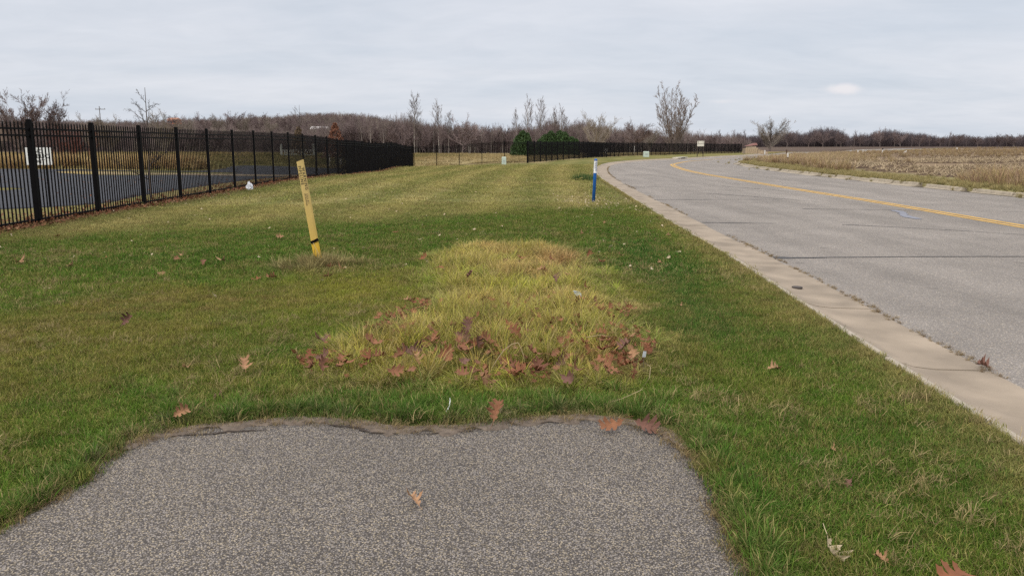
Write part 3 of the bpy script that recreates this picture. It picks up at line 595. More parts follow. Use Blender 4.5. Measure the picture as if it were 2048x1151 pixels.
# overhang along the kerb and dry weeds in the gutter joint
t = RNG.uniform(ysl(2.5), ysl(38), 1500) ; q = at_s(L_EDGE, SL, t); x, y = q[:, 0] - .035 - np.abs(RNG.normal(0, .05, len(t))), q[:, 1]
plant('edge_grass', C_edge, 4, x, y, .35, .7, mixc(gcolor(x, y), C3(.24, .20, .09), RNG.random(len(x)) * .6), 'grass hanging over the back of the kerb', tilt=.3)
t = ysl(3) + (ysl(60) - ysl(3)) * RNG.random(1500) ** 1.2; q = at_s(L_JOINT, SL, t); dens = fbm(t, t * 0, .9, 3, 99); m = dens > .46; x, y = q[m, 0] + RNG.normal(0, .025, m.sum()), q[m, 1]
plant('gutter_weeds', C_edge, 4, x, y, .15, .45, mixc(np.tile(C3(.30, .23, .13), (len(x), 1)), C3(.17, .12, .075), RNG.random(len(x))), 'dry brown weeds in the joint between gutter and road', dz=-.09, tilt=.5)
# dry thatch and dirt margin round the path
t = RNG.uniform(0, sP[-1], 1100); q = at_s(PATH, sP, t); ni = np.stack([np.interp(t, sP, nn[:, 0]), np.interp(t, sP, nn[:, 1])], 1); p = q + ni * RNG.normal(-.015, .035, len(t))[:, None]
C_thatch = lib_collection('thatch', [tuft(130 + i, 26, .05, .05, .0026, 1.5, 2, .55, .5, .3) for i in range(3)])
plant('dry_thatch', C_thatch, 3, p[:, 0], p[:, 1], .4, .9, mixc(np.tile(C3(.15, .095, .055), (len(p), 1)), C3(.26, .19, .10), RNG.random(len(p))), 'dry thatch and clippings along the path edge', dz=.004, tilt=.1)
x, y = wedge_points(5000, 1.9, 13); m = lawn_mask(x, y) & (fbm(x, y, 1.1, 3, 88) > .55); x, y = x[m], y[m]
plant('dry_thatch', C_thatch, 3, x, y, .7, 1.5, mixc(np.tile(C3(.22, .17, .085), (len(x), 1)), C3(.34, .28, .14), RNG.random(len(x))), 'dry straw coloured blades lying in the lawn', dz=.02, tilt=.2)

# ------------------------------------------------------------------ oak leaves
def leaf_mesh(seed, L=.15, mat=M_leaf):
    r = random.Random(seed); k = 1 + r.uniform(-.1, .1)
    sta = [(.14, .05), (.30, .07), (.50, .07), (.70, .06), (.88, .035)]           # sinuses on each side
    tips = [(.20, .17), (.42, .34), (.66, .40), (.86, .26)]
    bm = bmesh.new(); spine = [bm.verts.new((0, 0, 0))]; spine += [bm.verts.new((s_ * L, 0, 0)) for s_, _ in sta]; end = bm.verts.new((L, 0, 0))
    for sg in (-1, 1):
        sn = [bm.verts.new((s_ * L, sg * w * L * .8, 0)) for s_, w in sta]
        bm.faces.new((spine[0], spine[1], sn[0]) if sg > 0 else (spine[0], sn[0], spine[1]))
        for i, (tx, tw) in enumerate(tips):
            tx += r.uniform(-.02, .02); tw *= k * (r.uniform(.8, 1.15) if r.random() < .85 else r.uniform(.35, .6))
            a = bm.verts.new(((tx - .045) * L, sg * tw * L * .72, 0)); b = bm.verts.new(((tx + .035) * L, sg * tw * L, 0)); b2 = bm.verts.new(((tx + .06) * L, sg * tw * .80 * L, 0)); c = bm.verts.new(((tx + .115) * L, sg * tw * .72 * L, 0)); d = bm.verts.new(((tx + .075) * L, sg * tw * .5 * L, 0))
            loop = [spine[i + 1], sn[i], a, b, b2, c, d, sn[i + 1], spine[i + 2]]
            mid = bm.verts.new(((tx + .01) * L, sg * tw * .42 * L, 0))
            for j in range(len(loop) - 1):
                tri = (loop[j + 1], loop[j], mid) if sg > 0 else (loop[j], loop[j + 1], mid); bm.faces.new(tri)
            tri = (spine[i + 1], spine[i + 2], mid) if sg > 0 else (spine[i + 2], spine[i + 1], mid); bm.faces.new(tri)
        bm.faces.new((spine[-1], end, sn[-1]) if sg > 0 else (spine[-1], sn[-1], end))
    c1, c2, c3 = r.uniform(2, 13), r.uniform(-5, 12), r.uniform(-90, 90)
    for v in bm.verts:
        x_, y_ = v.co.x - L * .5, v.co.y; v.co.z = c1 * y_ * y_ * 2.2 + c2 * x_ * x_ + c3 * x_ * x_ * y_ + .006 * math.sin(x_ * 90 + seed) * abs(y_) / .05 + r.uniform(-.002, .002)
    # stalk
    pts = [Vector((0, 0, bm.verts[0].co.z if False else 0)), Vector((-.12 * L, 0, .004)), Vector((-.28 * L, .03 * L, .010))]
    bm.verts.ensure_lookup_table(); z0 = bm.verts[0].co.z
    ring = []
    for i, p in enumerate(pts):
        p = p + Vector((0, 0, z0)); rr = .0016; ring.append([bm.verts.new((p.x, p.y + rr * math.cos(w), p.z + rr * math.sin(w))) for w in (PI / 2, PI / 2 + 2.09, PI / 2 + 4.19)])
    for a, b in zip(ring, ring[1:]):
        for j in range(3): bm.faces.new((a[j], a[(j + 1) % 3], b[(j + 1) % 3], b[j]))
    me = bpy.data.meshes.new('oak_leaf'); bm.to_mesh(me); bm.free(); me.materials.append(mat); return me
LEAF = {k: [leaf_mesh(200 + i + 20 * j, .15, m) for i in range(8)] for j, (k, m) in enumerate((('r', M_leaf), ('t', M_leaf_tan), ('p', M_leaf_pale), ('u', M_leaf_purp)))}
KINDC = dict(r='red brown', t='tan', p='pale', u='purple brown')
def oak_leaf(x, y, size, kind, label, group=None, rot=None, dz=None, mi=None, kd=None):
    label = label.replace('KIND', KINDC[kind])
    me = LEAF[kind][mi if mi is not None else random.randrange(8)]
    if dz is None: dz = .03
    if rot is None: rot = (random.uniform(-.5, .5), random.uniform(-.5, .5), random.uniform(0, 2 * PI))
    if dz > .01: x *= 1 - dz / 1.6; y *= 1 - dz / 1.6      # a leaf held up by the grass stands a little nearer
    o = link('oak_leaf', me, loc=(x, y, gz(x, y) + dz), scale=size / .15)
    o.rotation_mode = 'ZYX'; o.rotation_euler = rot
    return tag(o, label, 'leaf', group)
LEAVES_NEAR = [
 (-.375, 3.06, .085, 't', 'tan oak leaf lying alone on the grey asphalt path', (.25, .15, 2.2), .02),
 (-.10, 4.03, .13, 'r', 'red brown oak leaf standing on the edge of the path end', (1.0, -.2, 1.3), .05),
 (.60, 4.03, .145, 'r', 'wide brown oak leaf at the path corner, left one of a touching pair', (.75, -.15, 3.3), .05),
 (.640, 4.06, .145, 'u', 'curled brown oak leaf at the path corner, right one of a touching pair', (.8, .1, 5.9), .055),
 (-1.84, 4.13, .10, 't', 'tan oak leaf stuck upright in the grass by the path corner', (1.0, .1, .5), .05),
 (-1.72, 4.98, .13, 't', 'crumpled tan brown oak leaf lying left of the tall grass', (.4, .3, 1.9), .05),
 (-2.14, 5.12, .07, 't', 'small tan leaf on the lawn left of the crumpled brown one', None, .04),
 (-1.78, 4.45, .12, 'u', 'dark rotting leaf lying in a hollow of the grass left of the path end', None, .02),
 (-3.15, 6.3, .12, 'u', 'brown leaf standing on edge in the left lawn', (1.3, .2, 1.0), .06),
 (1.68, 5.10, .10, 't', 'orange brown oak leaf on the green grass between tall patch and kerb', (.3, .2, .2), .045),
 (1.50, 3.33, .10, 'u', 'purple brown oak leaf in the right foreground grass', (.5, -.4, 4.0), .045),
 (1.045, 3.31, .07, 'r', 'small reddish leaf half hidden in grass near the path edge', None, .03),
 (1.155, 2.78, .13, 'p', 'pale curled dry leaf lying in the right foreground grass', (.5, .7, 5.4), .06),
 (1.40, 2.42, .18, 'r', 'large red brown leaf cut by the bottom edge at right', (.2, -.1, .6), .05),
 (1.33, 2.60, .06, 't', 'small orange leaf just above the large leaf at bottom right', None, .03),
 (1.56, 3.66, .06, 't', 'tiny tan leaf in the grass above the purple brown one', None, .035),
 (3.30, 5.30, .11, 'u', 'dark brown leaf in the gutter joint at the right edge', (.15, .1, 2.4), -.06),
 (1.55, 7.15, .06, 't', 'small tan leaf in the dark green grass right of the tall patch', None, .04)]
for (x, y, sz, kd, lb, rt, dz) in LEAVES_NEAR: oak_leaf(x, y, sz, kd, lb, None, rt, dz)
from math import tan as _tan
G1 = 'oak leaves caught in the tall grass patch'; G2 = 'oak leaves on the left lawn'
PATCH_LEAVES = [(-.95,5.35),(-.65,5.4),(-.9,5.6),(-.55,5.3),(-.45,5.45),(-.35,5.8),(-.15,5.75),(-.62,5.75),(-.3,5.35),(.0,5.6),(-.42,6.05),(.2,5.35),(.45,5.0),(.5,5.3),(.7,5.1),(-1.1,5.45),(-.2,5.05),(.3,4.9),(-1.2,4.95),(-.7,4.95),(.75,5.5),(.1,5.9),(-.05,10.3),(.5,10.4),(.3,9.3),(.75,9.6),(.8,8.0),(.4,7.6),(-.9,9.4),(-1.34,5.3),(-1.28,5.12),(-1.17,5.28),(-1.03,5.2),(-.80,5.28),(-.80,5.05),(-1.36,5.75),(-1.12,6.0),(-.72,6.1),(-.54,5.95),(-.49,5.65),(-.37,6.2),(-.31,6.0),(-.28,5.7),(-.2,5.95),(-.24,5.55),(.08,6.35),(.09,6.1),(.60,6.05),(.60,5.6),(.38,5.25),(.23,5.05),(.15,4.92),(.12,4.9),(-.17,4.95),(-.27,4.88),(.59,5.05),(.65,4.88),(.42,6.1),(.12,9.85),(.95,10.2),(1.05,10.1),(.47,8.4),(-.5,8.5),(-1.2,10.0),(.58,7.2),(.86,6.1),(.88,5.6),(.82,6.7),(.70,5.3),(-1.05,7.4),(-.4,5.6),(-.95,5.1),(-.6,5.15),(.3,5.15),(.72,5.02),(.05,5.1),(-.75,5.5),(-.1,5.3),(.65,8.9),(.2,10.1)]
for i, (x, y) in enumerate(PATCH_LEAVES):
    oak_leaf(x + random.uniform(-.03, .03), y + random.uniform(-.05, .05), random.uniform(.10, .15), random.choice('rrrurrt'), 'KIND oak leaf caught in the ' + ('front' if y < 5.4 else 'middle' if y < 7 else 'back') + ' ' + ('left' if x < -.6 else 'centre' if x < .35 else 'right') + ' part of the tall yellow grass', G1,
             (random.uniform(-.2, 1.0), random.uniform(-.8, .8), random.uniform(0, 6.3)), random.uniform(.07, .14), kd=None)
LAWN_LEAVES = [(-6.2,9.9),(-5.4,9.6),(-5.25,10.35),(-4.3,10.05),(-3.65,10.05),(-3.8,9.7),(-4.1,9.15),(-2.75,8.7),(-2.6,8.75),(-2.12,9.45),(-2.0,9.42),(-2.1,8.75),(-4.4,10.6),(-7.3,12.8),(-3.6,12.6),(-1.9,13.5)]
for i, (x, y) in enumerate(LAWN_LEAVES):
    nearp = abs(x + 2.3) < .6 and y < 10
    oak_leaf(x, y, random.uniform(.10, .14), random.choice('trrt'), 'KIND oak leaf lying near the foot of the yellow marker post' if nearp else 'small KIND oak leaf lying on the left lawn ' + ('left of' if x < -4.2 else 'right of') + (' the second fence post' if y > 9.9 else ' the fallen brown leaf'), 'oak leaves by the yellow marker post' if nearp else G2, None, .055)
for i, (x, y) in enumerate([(1.47,10.4),(1.87,9.8),(2.2,12.3),(1.2,13.1),(2.5,13.0),(1.7,15.0)]):
    oak_leaf(x, y, .09, 't', 'small tan leaf on the grass between tall patch and kerb', 'leaves on the grass strip left of the kerb', None, .05)
# leaf litter along the fence: thousands, nobody could count them
C_litter = lib_collection('litter_leaf', [leaf_mesh(400 + i, .11, M_leaf) for i in range(3)] + [leaf_mesh(410, .11, M_leaf_tan)])
SF = arclen(FENCE_L); n = 9000; t = 3 + (SF[-1] - 3) * RNG.random(n) ** 1.4; q = at_s(FENCE_L, SF, t); x = q[:, 0] + np.where(RNG.random(n) < .5, RNG.normal(.05, .17, n), RNG.uniform(-1.9, 0, n) * RNG.random(n)); y = q[:, 1]
scatter('leaf_litter', C_litter, np.column_stack([x, y, hz(x, y) + .02 + .03 * RNG.random(n)]), np.column_stack([RNG.normal(0, .5, n), RNG.normal(0, .5, n), RNG.uniform(0, 6.3, n)]), RNG.uniform(.45, 1.0, n), RNG.integers(0, 4, n), None, 'brown fallen leaves drifted along the foot of the left fence')
n = 1900; x = RNG.uniform(-1.5, 1.0, n); y = 4.65 + 2.5 * RNG.random(n); m = in_patch(x, y) & ((fbm(x, y, 2.8, 3, 90) < .50) | (RNG.random(n) < .10)); x, y = x[m], y[m]; n = len(x)
scatter('leaf_litter', C_litter, np.column_stack([x, y, .03 + .09 * RNG.random(n)]), np.column_stack([RNG.normal(0, .5, n), RNG.normal(0, .5, n), RNG.uniform(0, 6.3, n)]), RNG.uniform(.3, .7, n), RNG.integers(0, 3, n), None, 'broken brown leaf litter at the base of the tall grass')

C_bits = lib_collection('pale_bit', [leaf_mesh(420 + i, .06, M_leaf_pale) for i in range(3)])
x, y = wedge_points(420, 8, 34, -34, 12); m = lawn_mask(x, y); x, y = x[m], y[m]; x2 = 2.2 + RNG.normal(0, .55, 260); y2 = 20.0 + RNG.normal(0, 1.7, 260); m = x2 < 3.0; x = np.concatenate([x, x2[m]]); y = np.concatenate([y, y2[m]]); n = len(x)
scatter('leaf_fragments', C_bits, np.column_stack([x, y, hz(x, y) + .045]), np.column_stack([RNG.normal(.3, .4, n), RNG.normal(0, .4, n), RNG.uniform(0, 6.3, n)]), RNG.uniform(.4, 1.1, n), RNG.integers(0, 3, n), None, 'small pale leaf fragments scattered over the lawn and near the blue post')
x = RNG.uniform(-30, -10.5, 420); y = RNG.uniform(18, 48, 420); m = inpoly(x, y, LOT); x, y = x[m], y[m]; n = len(x)
scatter('leaf_fragments', C_litter, np.column_stack([x, y, hz(x, y) + .012]), np.column_stack([RNG.normal(0, .2, n), RNG.normal(0, .2, n), RNG.uniform(0, 6.3, n)]), RNG.uniform(.5, 1.1, n), RNG.integers(0, 4, n), None, 'fallen leaves scattered over the dark car park')
# ------------------------------------------------------------------ fences
PICK_H, PICK_W = 1.79, .019
def picket_mesh():
    b = MB(); b.box((0, 0, PICK_H / 2), (PICK_W, PICK_W, PICK_H)); w = PICK_W / 2
    b.add([(-w, -w, PICK_H), (w, -w, PICK_H), (w, w, PICK_H), (-w, w, PICK_H), (0, 0, PICK_H + .035)], [(0, 1, 4), (1, 2, 4), (2, 3, 4), (3, 0, 4)]); return b.mesh('picket', M_black)
def post_mesh(h=1.86, w=.067):
    b = MB(); b.box((0, 0, h / 2 - .15), (w, w, h + .3)); b.box((0, 0, h + .008), (w + .012, w + .012, .016)); b.box((0, 0, h + .022), (w + .004, w + .004, .014), taper=.55); return b.mesh('post', M_black)
ME_PICK, ME_POST = picket_mesh(), post_mesh()
def fence(label, P, nspan, npick, indiv, individual_rails=True, fscale=1.0):
    S = arclen(P); root = tag(link('metal_fence', None, loc=(P[0][0], P[0][1], gz(*P[0]))), label, 'fence'); o0 = root.location.copy()
    posts = [at_s(P, S, S[-1] * i / nspan) for i in range(nspan + 1)]; rest = MB(); cnt = 0
    spans = []
    for i, p in enumerate(posts):
        q = posts[min(i + 1, nspan)] - posts[max(i - 1, 0)]; a = math.atan2(q[1], q[0])
        link('post', ME_POST, root, Vector((p[0], p[1], gz(*p))) - o0, (0, 0, a), (fscale, fscale, 1))
    cand = []
    for i in range(nspan):
        a, b = posts[i], posts[i + 1]; za, zb = gz(*a), gz(*b); d = b - a; ln = math.hypot(*d); ang = math.atan2(d[1], d[0]); sl = math.atan2(zb - za, ln); c = (a + b) / 2; zc = (za + zb) / 2
        for (h, t_) in ((1.715, .032), (1.60, .032), (.105, .032)):
            if individual_rails:
                me = MB().box((0, 0, 0), (ln - .07, .036, t_)).mesh('rail', M_black)
                link('rail', me, root, Vector((c[0], c[1], zc + h)) - o0, (0, -sl, ang))
            else: spans.append((i, c, zc + h, ln, ang, sl, t_))
        for k in range(npick):
            w = (k + 1) / (npick + 1); p = a + d * w; z = za + (zb - za) * w + .03; cand.append((math.hypot(*p), p, z, ang))
    if spans:
        for li in range(3):
            mb = MB()
            for (i, c, z, ln, ang, sl, t_) in spans[li::3]:
                M = Euler((0, -sl, ang)).to_matrix(); mb.box((c[0] - o0.x, c[1] - o0.y, z - o0.z), (ln - .07, .034, t_), M=M)
            mb.build('rail', M_black, root)
    vis = sorted(cand, key=lambda t_: abs(t_[0] - 14.5) if t_[1][1] > 12.9 else 900 + t_[0])
    for j, (r_, p, z, ang) in enumerate(vis):
        if j < indiv: link('picket', ME_PICK, root, Vector((p[0], p[1], z)) - o0, (0, 0, ang))
        else:
            rest.box((p[0] - o0.x, p[1] - o0.y, z - o0.z + PICK_H / 2), (PICK_W, PICK_W, PICK_H), rz=ang)
    if rest.v: tag(rest.build('picket', M_black, root), kind='stuff')
    return root, posts
PF = catmull(np.vstack([[(-8.55, 7.95)], FENCE_L[1:]]), .5)
SPF = arclen(PF); LN = SPF[-1]
fence('long black metal picket fence running from the left edge into the distance', PF, 28, 19, 300)
fence('short black picket fence section facing the camera across the far lawn', np.array([(-8.42, 69.6), (1.30, 69.8)]), 5, 19, 0)
fence('black picket fence following the outside of the road bend', catmull([(1.37, 69.8), (3.9, 78.5), (6.66, 86.8), (14.5, 110), (28.5, 137), (47.5, 168)], 2.0), 49, 19, 0, False, 1.15)

# ------------------------------------------------------------------ marker posts, box, sign
def text_mesh(txt, size, mat, extr=.0006, spacing=1.0, align='LEFT'):
    cu = bpy.data.curves.new('lettering', 'FONT'); cu.body = txt; cu.size = size; cu.extrude = extr; cu.space_character = spacing; cu.align_x = align; cu.align_y = 'CENTER'
    ob = bpy.data.objects.new('tmp', cu); COL.objects.link(ob); dg = bpy.context.evaluated_depsgraph_get(); me = bpy.data.meshes.new_from_object(ob.evaluated_get(dg)); bpy.data.objects.remove(ob)
    me.name = 'lettering'; me.materials.clear(); me.materials.append(mat); return me
M_ink = simple('black ink', (.03, .028, .026), .8); M_ink2 = simple('faded ink', (.17, .13, .08), .8)
def yellow_post():
    m, nt, b = M_('sun faded yellow plastic'); N = nt.nodes.new; L = nt.links.new
    tc = N('ShaderNodeTexCoord'); sp = N('ShaderNodeSeparateXYZ'); L(tc.outputs['Object'], sp.inputs[0])
    r = N('ShaderNodeValToRGB'); L(sp.outputs['Z'], r.inputs[0]); r.color_ramp.elements[0].position = .02; r.color_ramp.elements[0].color = (.60, .36, .02, 1); r.color_ramp.elements[1].position = .9; r.color_ramp.elements[1].color = (.52, .39, .15, 1)
    e = r.color_ramp.elements.new(.27); e.color = (.60, .39, .045, 1); e = r.color_ramp.elements.new(.34); e.color = (.54, .38, .10, 1)
    n = N('ShaderNodeTexNoise'); n.inputs['Scale'].default_value = 14; n.inputs['Detail'].default_value = 6; L(tc.outputs['Object'], n.inputs['Vector'])
    mr = N('ShaderNodeMapRange'); L(n.outputs['Fac'], mr.inputs[0]); mr.inputs[3].default_value = .85; mr.inputs[4].default_value = 1.12
    mx = N('ShaderNodeVectorMath'); mx.operation = 'SCALE'; L(r.outputs[0], mx.inputs[0]); L(mr.outputs[0], mx.inputs['Scale']); L(mx.outputs[0], b.inputs['Base Color']); b.inputs['Roughness'].default_value = .65
    root = tag(link('marker_post', None, loc=(-2.34, 9.6, 0), rot=(math.radians(1.5), math.radians(-7.5), math.radians(8))), 'leaning faded yellow utility marker post with black lettering', 'marker post')
    H = 1.27; w = .045; prof = [(-w, .012), (-w, .004), (-w * .55, -.006), (w * .55, -.006), (w, .004), (w, .012), (w * .5, .002), (-w * .5, .002)]
    v = []; zs = [-.1, .3, .6, .9, H]
    for z in zs:
        k = 1 - .04 * z
        for (a, c) in prof: v.append((a * k, c, z + (a / w) * .010 * (z == H)))
    n_ = len(prof); f = [(i * n_ + j, i * n_ + (j + 1) % n_, (i + 1) * n_ + (j + 1) % n_, (i + 1) * n_ + j) for i in range(len(zs) - 1) for j in range(n_)] + [tuple(range(n_ - 1, -1, -1)), tuple((len(zs) - 1) * n_ + j for j in range(n_))]
    o = link('strip', new_mesh('strip', v, f, m), root)
    MB().box((0, 0, .305), (.096, .03, .032), M=Euler((0, -.30, 0)).to_matrix()).build('tape_band', M_black, root)
    MB().tube([(-.02, -.02, .29), (.01, -.024, .2), (.035, -.022, .1), (.043, -.015, .02)], .0022, 4).build('wire', simple('pale wire', (.6, .5, .3), .5), root)
    for txt, sz, x_, z_, mt in (('WARNING', .048, .018, 1.19, M_ink), ('PIPELINE', .048, -.020, 1.21, M_ink), ('CALL 811', .030, .010, .88, M_ink2), ('BEFORE DIGGING', .018, -.012, .88, M_ink2)):
        link('lettering', text_mesh(txt, sz, mt, spacing=1.25 if sz > .04 else 1.0), root, (x_, -.0080, z_), (math.radians(90), math.radians(90), 0))
yellow_post()
def blue_post():
    root = tag(link('marker_post', None, loc=(2.06, 20.3, 0), rot=(0, math.radians(2.2), 0)), 'blue round utility marker post with a white label beside the kerb', 'marker post')
    H = 1.09; r_ = .041
    MB().tube([(0, 0, -.1), (0, 0, H - .03), (0, 0, H - .012), (0, 0, H)], [r_, r_, r_ * .8, r_ * .35], 16).build('pole', simple('blue plastic', (.012, .10, .36), .45, var=.08), root, True)
    v = []; f = []; m = 12
    for z in (.735, 1.035):
        for j in range(m + 1): a = -PI / 2 + (j / m - .5) * 2.5; v.append((math.cos(a) * (r_ + .002), math.sin(a) * (r_ + .002), z))
    for j in range(m): f.append((j, j + 1, m + 2 + j, m + 1 + j))
    lb = link('label', new_mesh('label', v, f, M_white, True), root)
    MB().tube([(0, 0, 1.04), (0, 0, 1.055)], r_ + .003, 16).build('collar', simple('dark blue band', (.03, .03, .16), .5), root, True)
    for txt, sz, x_ in (('WARNING', .05, .014), ('WATER PIPELINE', .024, -.016)):
        link('lettering', text_mesh(txt, sz, simple('blue ink', (.03, .05, .16), .7)), root, (x_, -(r_ + .004), 1.02), (math.radians(90), math.radians(90), 0))
blue_post()
def utility_box(x, y, w, h, label):
    z = gz(x, y); root = tag(link('utility_box', None, loc=(x, y, z)), label, 'utility box'); m = simple('pale green plastic', (.42, .50, .44), .6, var=.05)
    bevel(MB().box((0, 0, h * .45), (w, w, h * .9), taper=.94).build('body', m, root), .02); bevel(MB().box((0, 0, h * .93), (w * 1.02, w * 1.02, h * .14), taper=.8).build('cap', m, root), .02)
    MB().box((0, -w * .48, h * .5), (w * .5, .02, h * .3)).build('panel', simple('grey label', (.35, .4, .38), .6), root)
utility_box(-.62, 62.5, .36, .66, 'pale green utility pedestal in front of the short fence section')
utility_box(17.2, 104, .7, .72, 'pale green utility pedestal on the grass by the fence along the bend')
def road_sign():
    x, y = 24.6, 106; z = gz(x, y); root = tag(link('road_sign', None, loc=(x, y, z), rot=(0, 0, math.radians(10))), 'white rectangular sign backs on two dark posts beside the bend', 'sign')
    for sx in (-.4, .4): MB().box((sx, .03, 1.0), (.09, .06, 2.1)).build('post', simple('dark wood post', (.05, .038, .03), .8), root)
    ms = simple('cream sign sheet', (.60, .58, .50), .5)
    for zc, hh in ((1.86, .36), (1.50, .30)): bevel(MB().box((0, -.02, zc), (.94, .02, hh)).build('panel', ms, root), .01)
    for sx in (-.32, .32): MB().box((sx, -.035, 1.86), (.03, .012, .3)).build('bracket', M_black, root)
road_sign()
def lot_sign():
    y = 18.9; x = px(75, y) ; z = gz(x, y); root = tag(link('car_park_sign', None, loc=(x, y, z), rot=(0, 0, math.radians(12))), 'white notice board with dark lettering behind the left fence', 'sign')
    H0, H1, W = .97, 1.37, .54
    bevel(MB().box((0, 0, (H0 + H1) / 2), (W, .02, H1 - H0)).build('board', simple('white board', (.66, .68, .68), .5, var=.04), root), .004)
    MB().box((.13, .03, .62), (.035, .03, 1.4), M=Euler((0, 0, 0)).to_matrix()).build('leg', M_black, root)
    for txt, z_, sz in (('NO', 1.285, .12), ('PUBLIC', 1.17, .135), ('EXIT', 1.05, .12)):
        link('lettering', text_mesh(txt, sz, M_ink, .001, 1.0, 'CENTER'), root, (0, -.0125, z_), (math.radians(90), 0, 0))
lot_sign()

# ------------------------------------------------------------------ litter
def bag():
    r = random.Random(5); bm = bmesh.new(); bmesh.ops.create_icosphere(bm, subdivisions=4, radius=1)
    for v in bm.verts:
        p = v.co; k = .85 + .28 * math.sin(p.x * 5 + p.z * 3) * math.cos(p.y * 6 - p.z * 3) + .03 * r.random(); t = (p.z + 1) / 2
        w = (1 - t) ** .55 * .9 + .12; v.co = Vector((p.x * .13 * k * w * 1.25 + .02 * (1 - t), p.y * .09 * k * w, t * .33 + .02 * math.sin(p.x * 8)))
    me = bpy.data.meshes.new('plastic_bag'); bm.to_mesh(me); bm.free(); me.materials.append(simple('white plastic film', (.70, .72, .78), .35, var=.03))
    tag(link('plastic_bag', me, loc=(-8.35, 25.6, gz(-8.35, 25.6) - .01), rot=(0, 0, .4), scale=.86), 'crumpled white plastic bag caught at the foot of the left fence', 'plastic bag')
bag()
def scrap(name, loc, pts_w, label, mat, cat, rot=(0, 0, 0)):
    v = []; f = []
    for (p, w) in pts_w: v += [(p[0] - w / 2, p[1], p[2]), (p[0] + w / 2, p[1] + w * .2, p[2] + w * .25), (p[0] + w / 2, p[1] + w * .2 + .001, p[2] + w * .25 - .002), (p[0] - w / 2, p[1] + .001, p[2] - .002)]
    n = len(pts_w); f = [(4 * i + j, 4 * i + (j + 1) % 4, 4 * i + 4 + (j + 1) % 4, 4 * i + 4 + j) for i in range(n - 1) for j in range(4)] + [(3, 2, 1, 0), (4 * n - 4, 4 * n - 3, 4 * n - 2, 4 * n - 1)]
    tag(link(name, new_mesh(name, v, f, mat), loc=loc, rot=rot), label, cat)
scrap('plastic_strip', (-.345, 4.12, .03), [((-.010, 0, 0), .009), ((-.002, .01, .012), .005), ((.006, .03, .03), .006), ((.009, .05, .05), .004), ((.007, .055, .065), .0015)], 'thin white plastic strip at the grass edge above the path', M_white, 'litter')
scrap('paper_scrap', (.575, 7.1, .09), [((-.03, 0, .05), .02), ((-.01, 0, .045), .05), ((.01, .01, .03), .06), ((.03, .01, .01), .04), ((.045, .02, -.01), .01)], 'crumpled whitish scrap in the tall grass right of centre', simple('pale scrap', (.52, .58, .62), .5), 'litter', (0, .3, 0))
fl = tag(link('survey_flag', None, loc=(.858, 5.05, 0)), 'small grey white flag on a thin wire right of the tall patch', 'flag')
MB().tube([(0, 0, 0), (.002, 0, .09)], .0015, 4).build('wire', simple('steel wire', (.3, .3, .3), .4, .8), fl); MB().box((.004, 0, .105), (.022, .004, .038), M=Euler((0, .15, .3)).to_matrix()).build('flag', simple('grey flag', (.42, .46, .5), .6), fl)
M_stalk = simple('dry stalk', (.33, .26, .15), .8)
tag(MB().tube([(-.14, 4.93, .02), (-.10, 4.95, .09), (-.05, 4.97, .155), (.0, 4.98, .19), (.04, 4.98, .20), (.055, 4.97, .17), (.075, 4.96, .12), (.085, 4.95, .09)], [.0032, .003, .003, .0028, .0025, .002, .002, .0015], 5).build('dry_stalk', M_stalk, None, True), 'arched dry stalk bending over the front of the tall grass', 'stalk')
tag(MB().tube([(.86, 5.0, .06), (.86, 4.8, .09), (.82, 4.6, .08), (.74, 4.42, .06), (.62, 4.3, .05), (.50, 4.25, .03)], [.0015, .002, .002, .002, .0015, .001], 5).build('dry_stalk', M_stalk, None, True), 'long thin curved stalk lying at the right front corner of the tall grass', 'stalk')
tag(MB().tube([(.52, 5.45, .12), (.62, 5.46, .135), (.70, 5.5, .11)], .003, 5).build('dry_stalk', M_stalk, None, True), 'short straight straw lying across the right part of the tall grass', 'stalk')
# broken edge of the path: flat dark strips, crack shade and dirt put into their colour
def path_crack(pts, w, label):
    P = catmull(pts, .02); P = P + (np.stack([fbm(P[:, 0], P[:, 1], 30, 2, 71), fbm(P[:, 0], P[:, 1], 30, 2, 73)], 1) - .5) * .03; a, b = offset(P, -w / 2 * (.3 + 1.4 * RNG.random(len(P))) * np.sin(np.linspace(.15, PI - .1, len(P)))), offset(P, w / 2 * (.3 + 1.4 * RNG.random(len(P))) * np.sin(np.linspace(.15, PI - .1, len(P))))
    v = [(q[0], q[1], .0085) for i in range(len(P)) for q in (a[i], b[i])]; f = [(2 * i, 2 * i + 1, 2 * i + 3, 2 * i + 2) for i in range(len(P) - 1)]
    o = link('crack', new_mesh('crack', v, f, simple('crack shadow dirt', (.045, .034, .027), .95)), bpy.data.objects['footpath']); return o
path_crack([(-1.72, 3.82), (-1.55, 3.86), (-1.40, 3.90), (-1.22, 3.92)], .015, ''); path_crack([(-.97, 4.0), (-.82, 3.95), (-.7, 3.88), (-.58, 3.87)], .019, ''); path_crack([(-.5, 3.86), (-.3, 3.88), (-.15, 3.93)], .010, '')
path_crack([(0.02, 3.99), (.2, 4.03), (.38, 4.02)], .008, '')

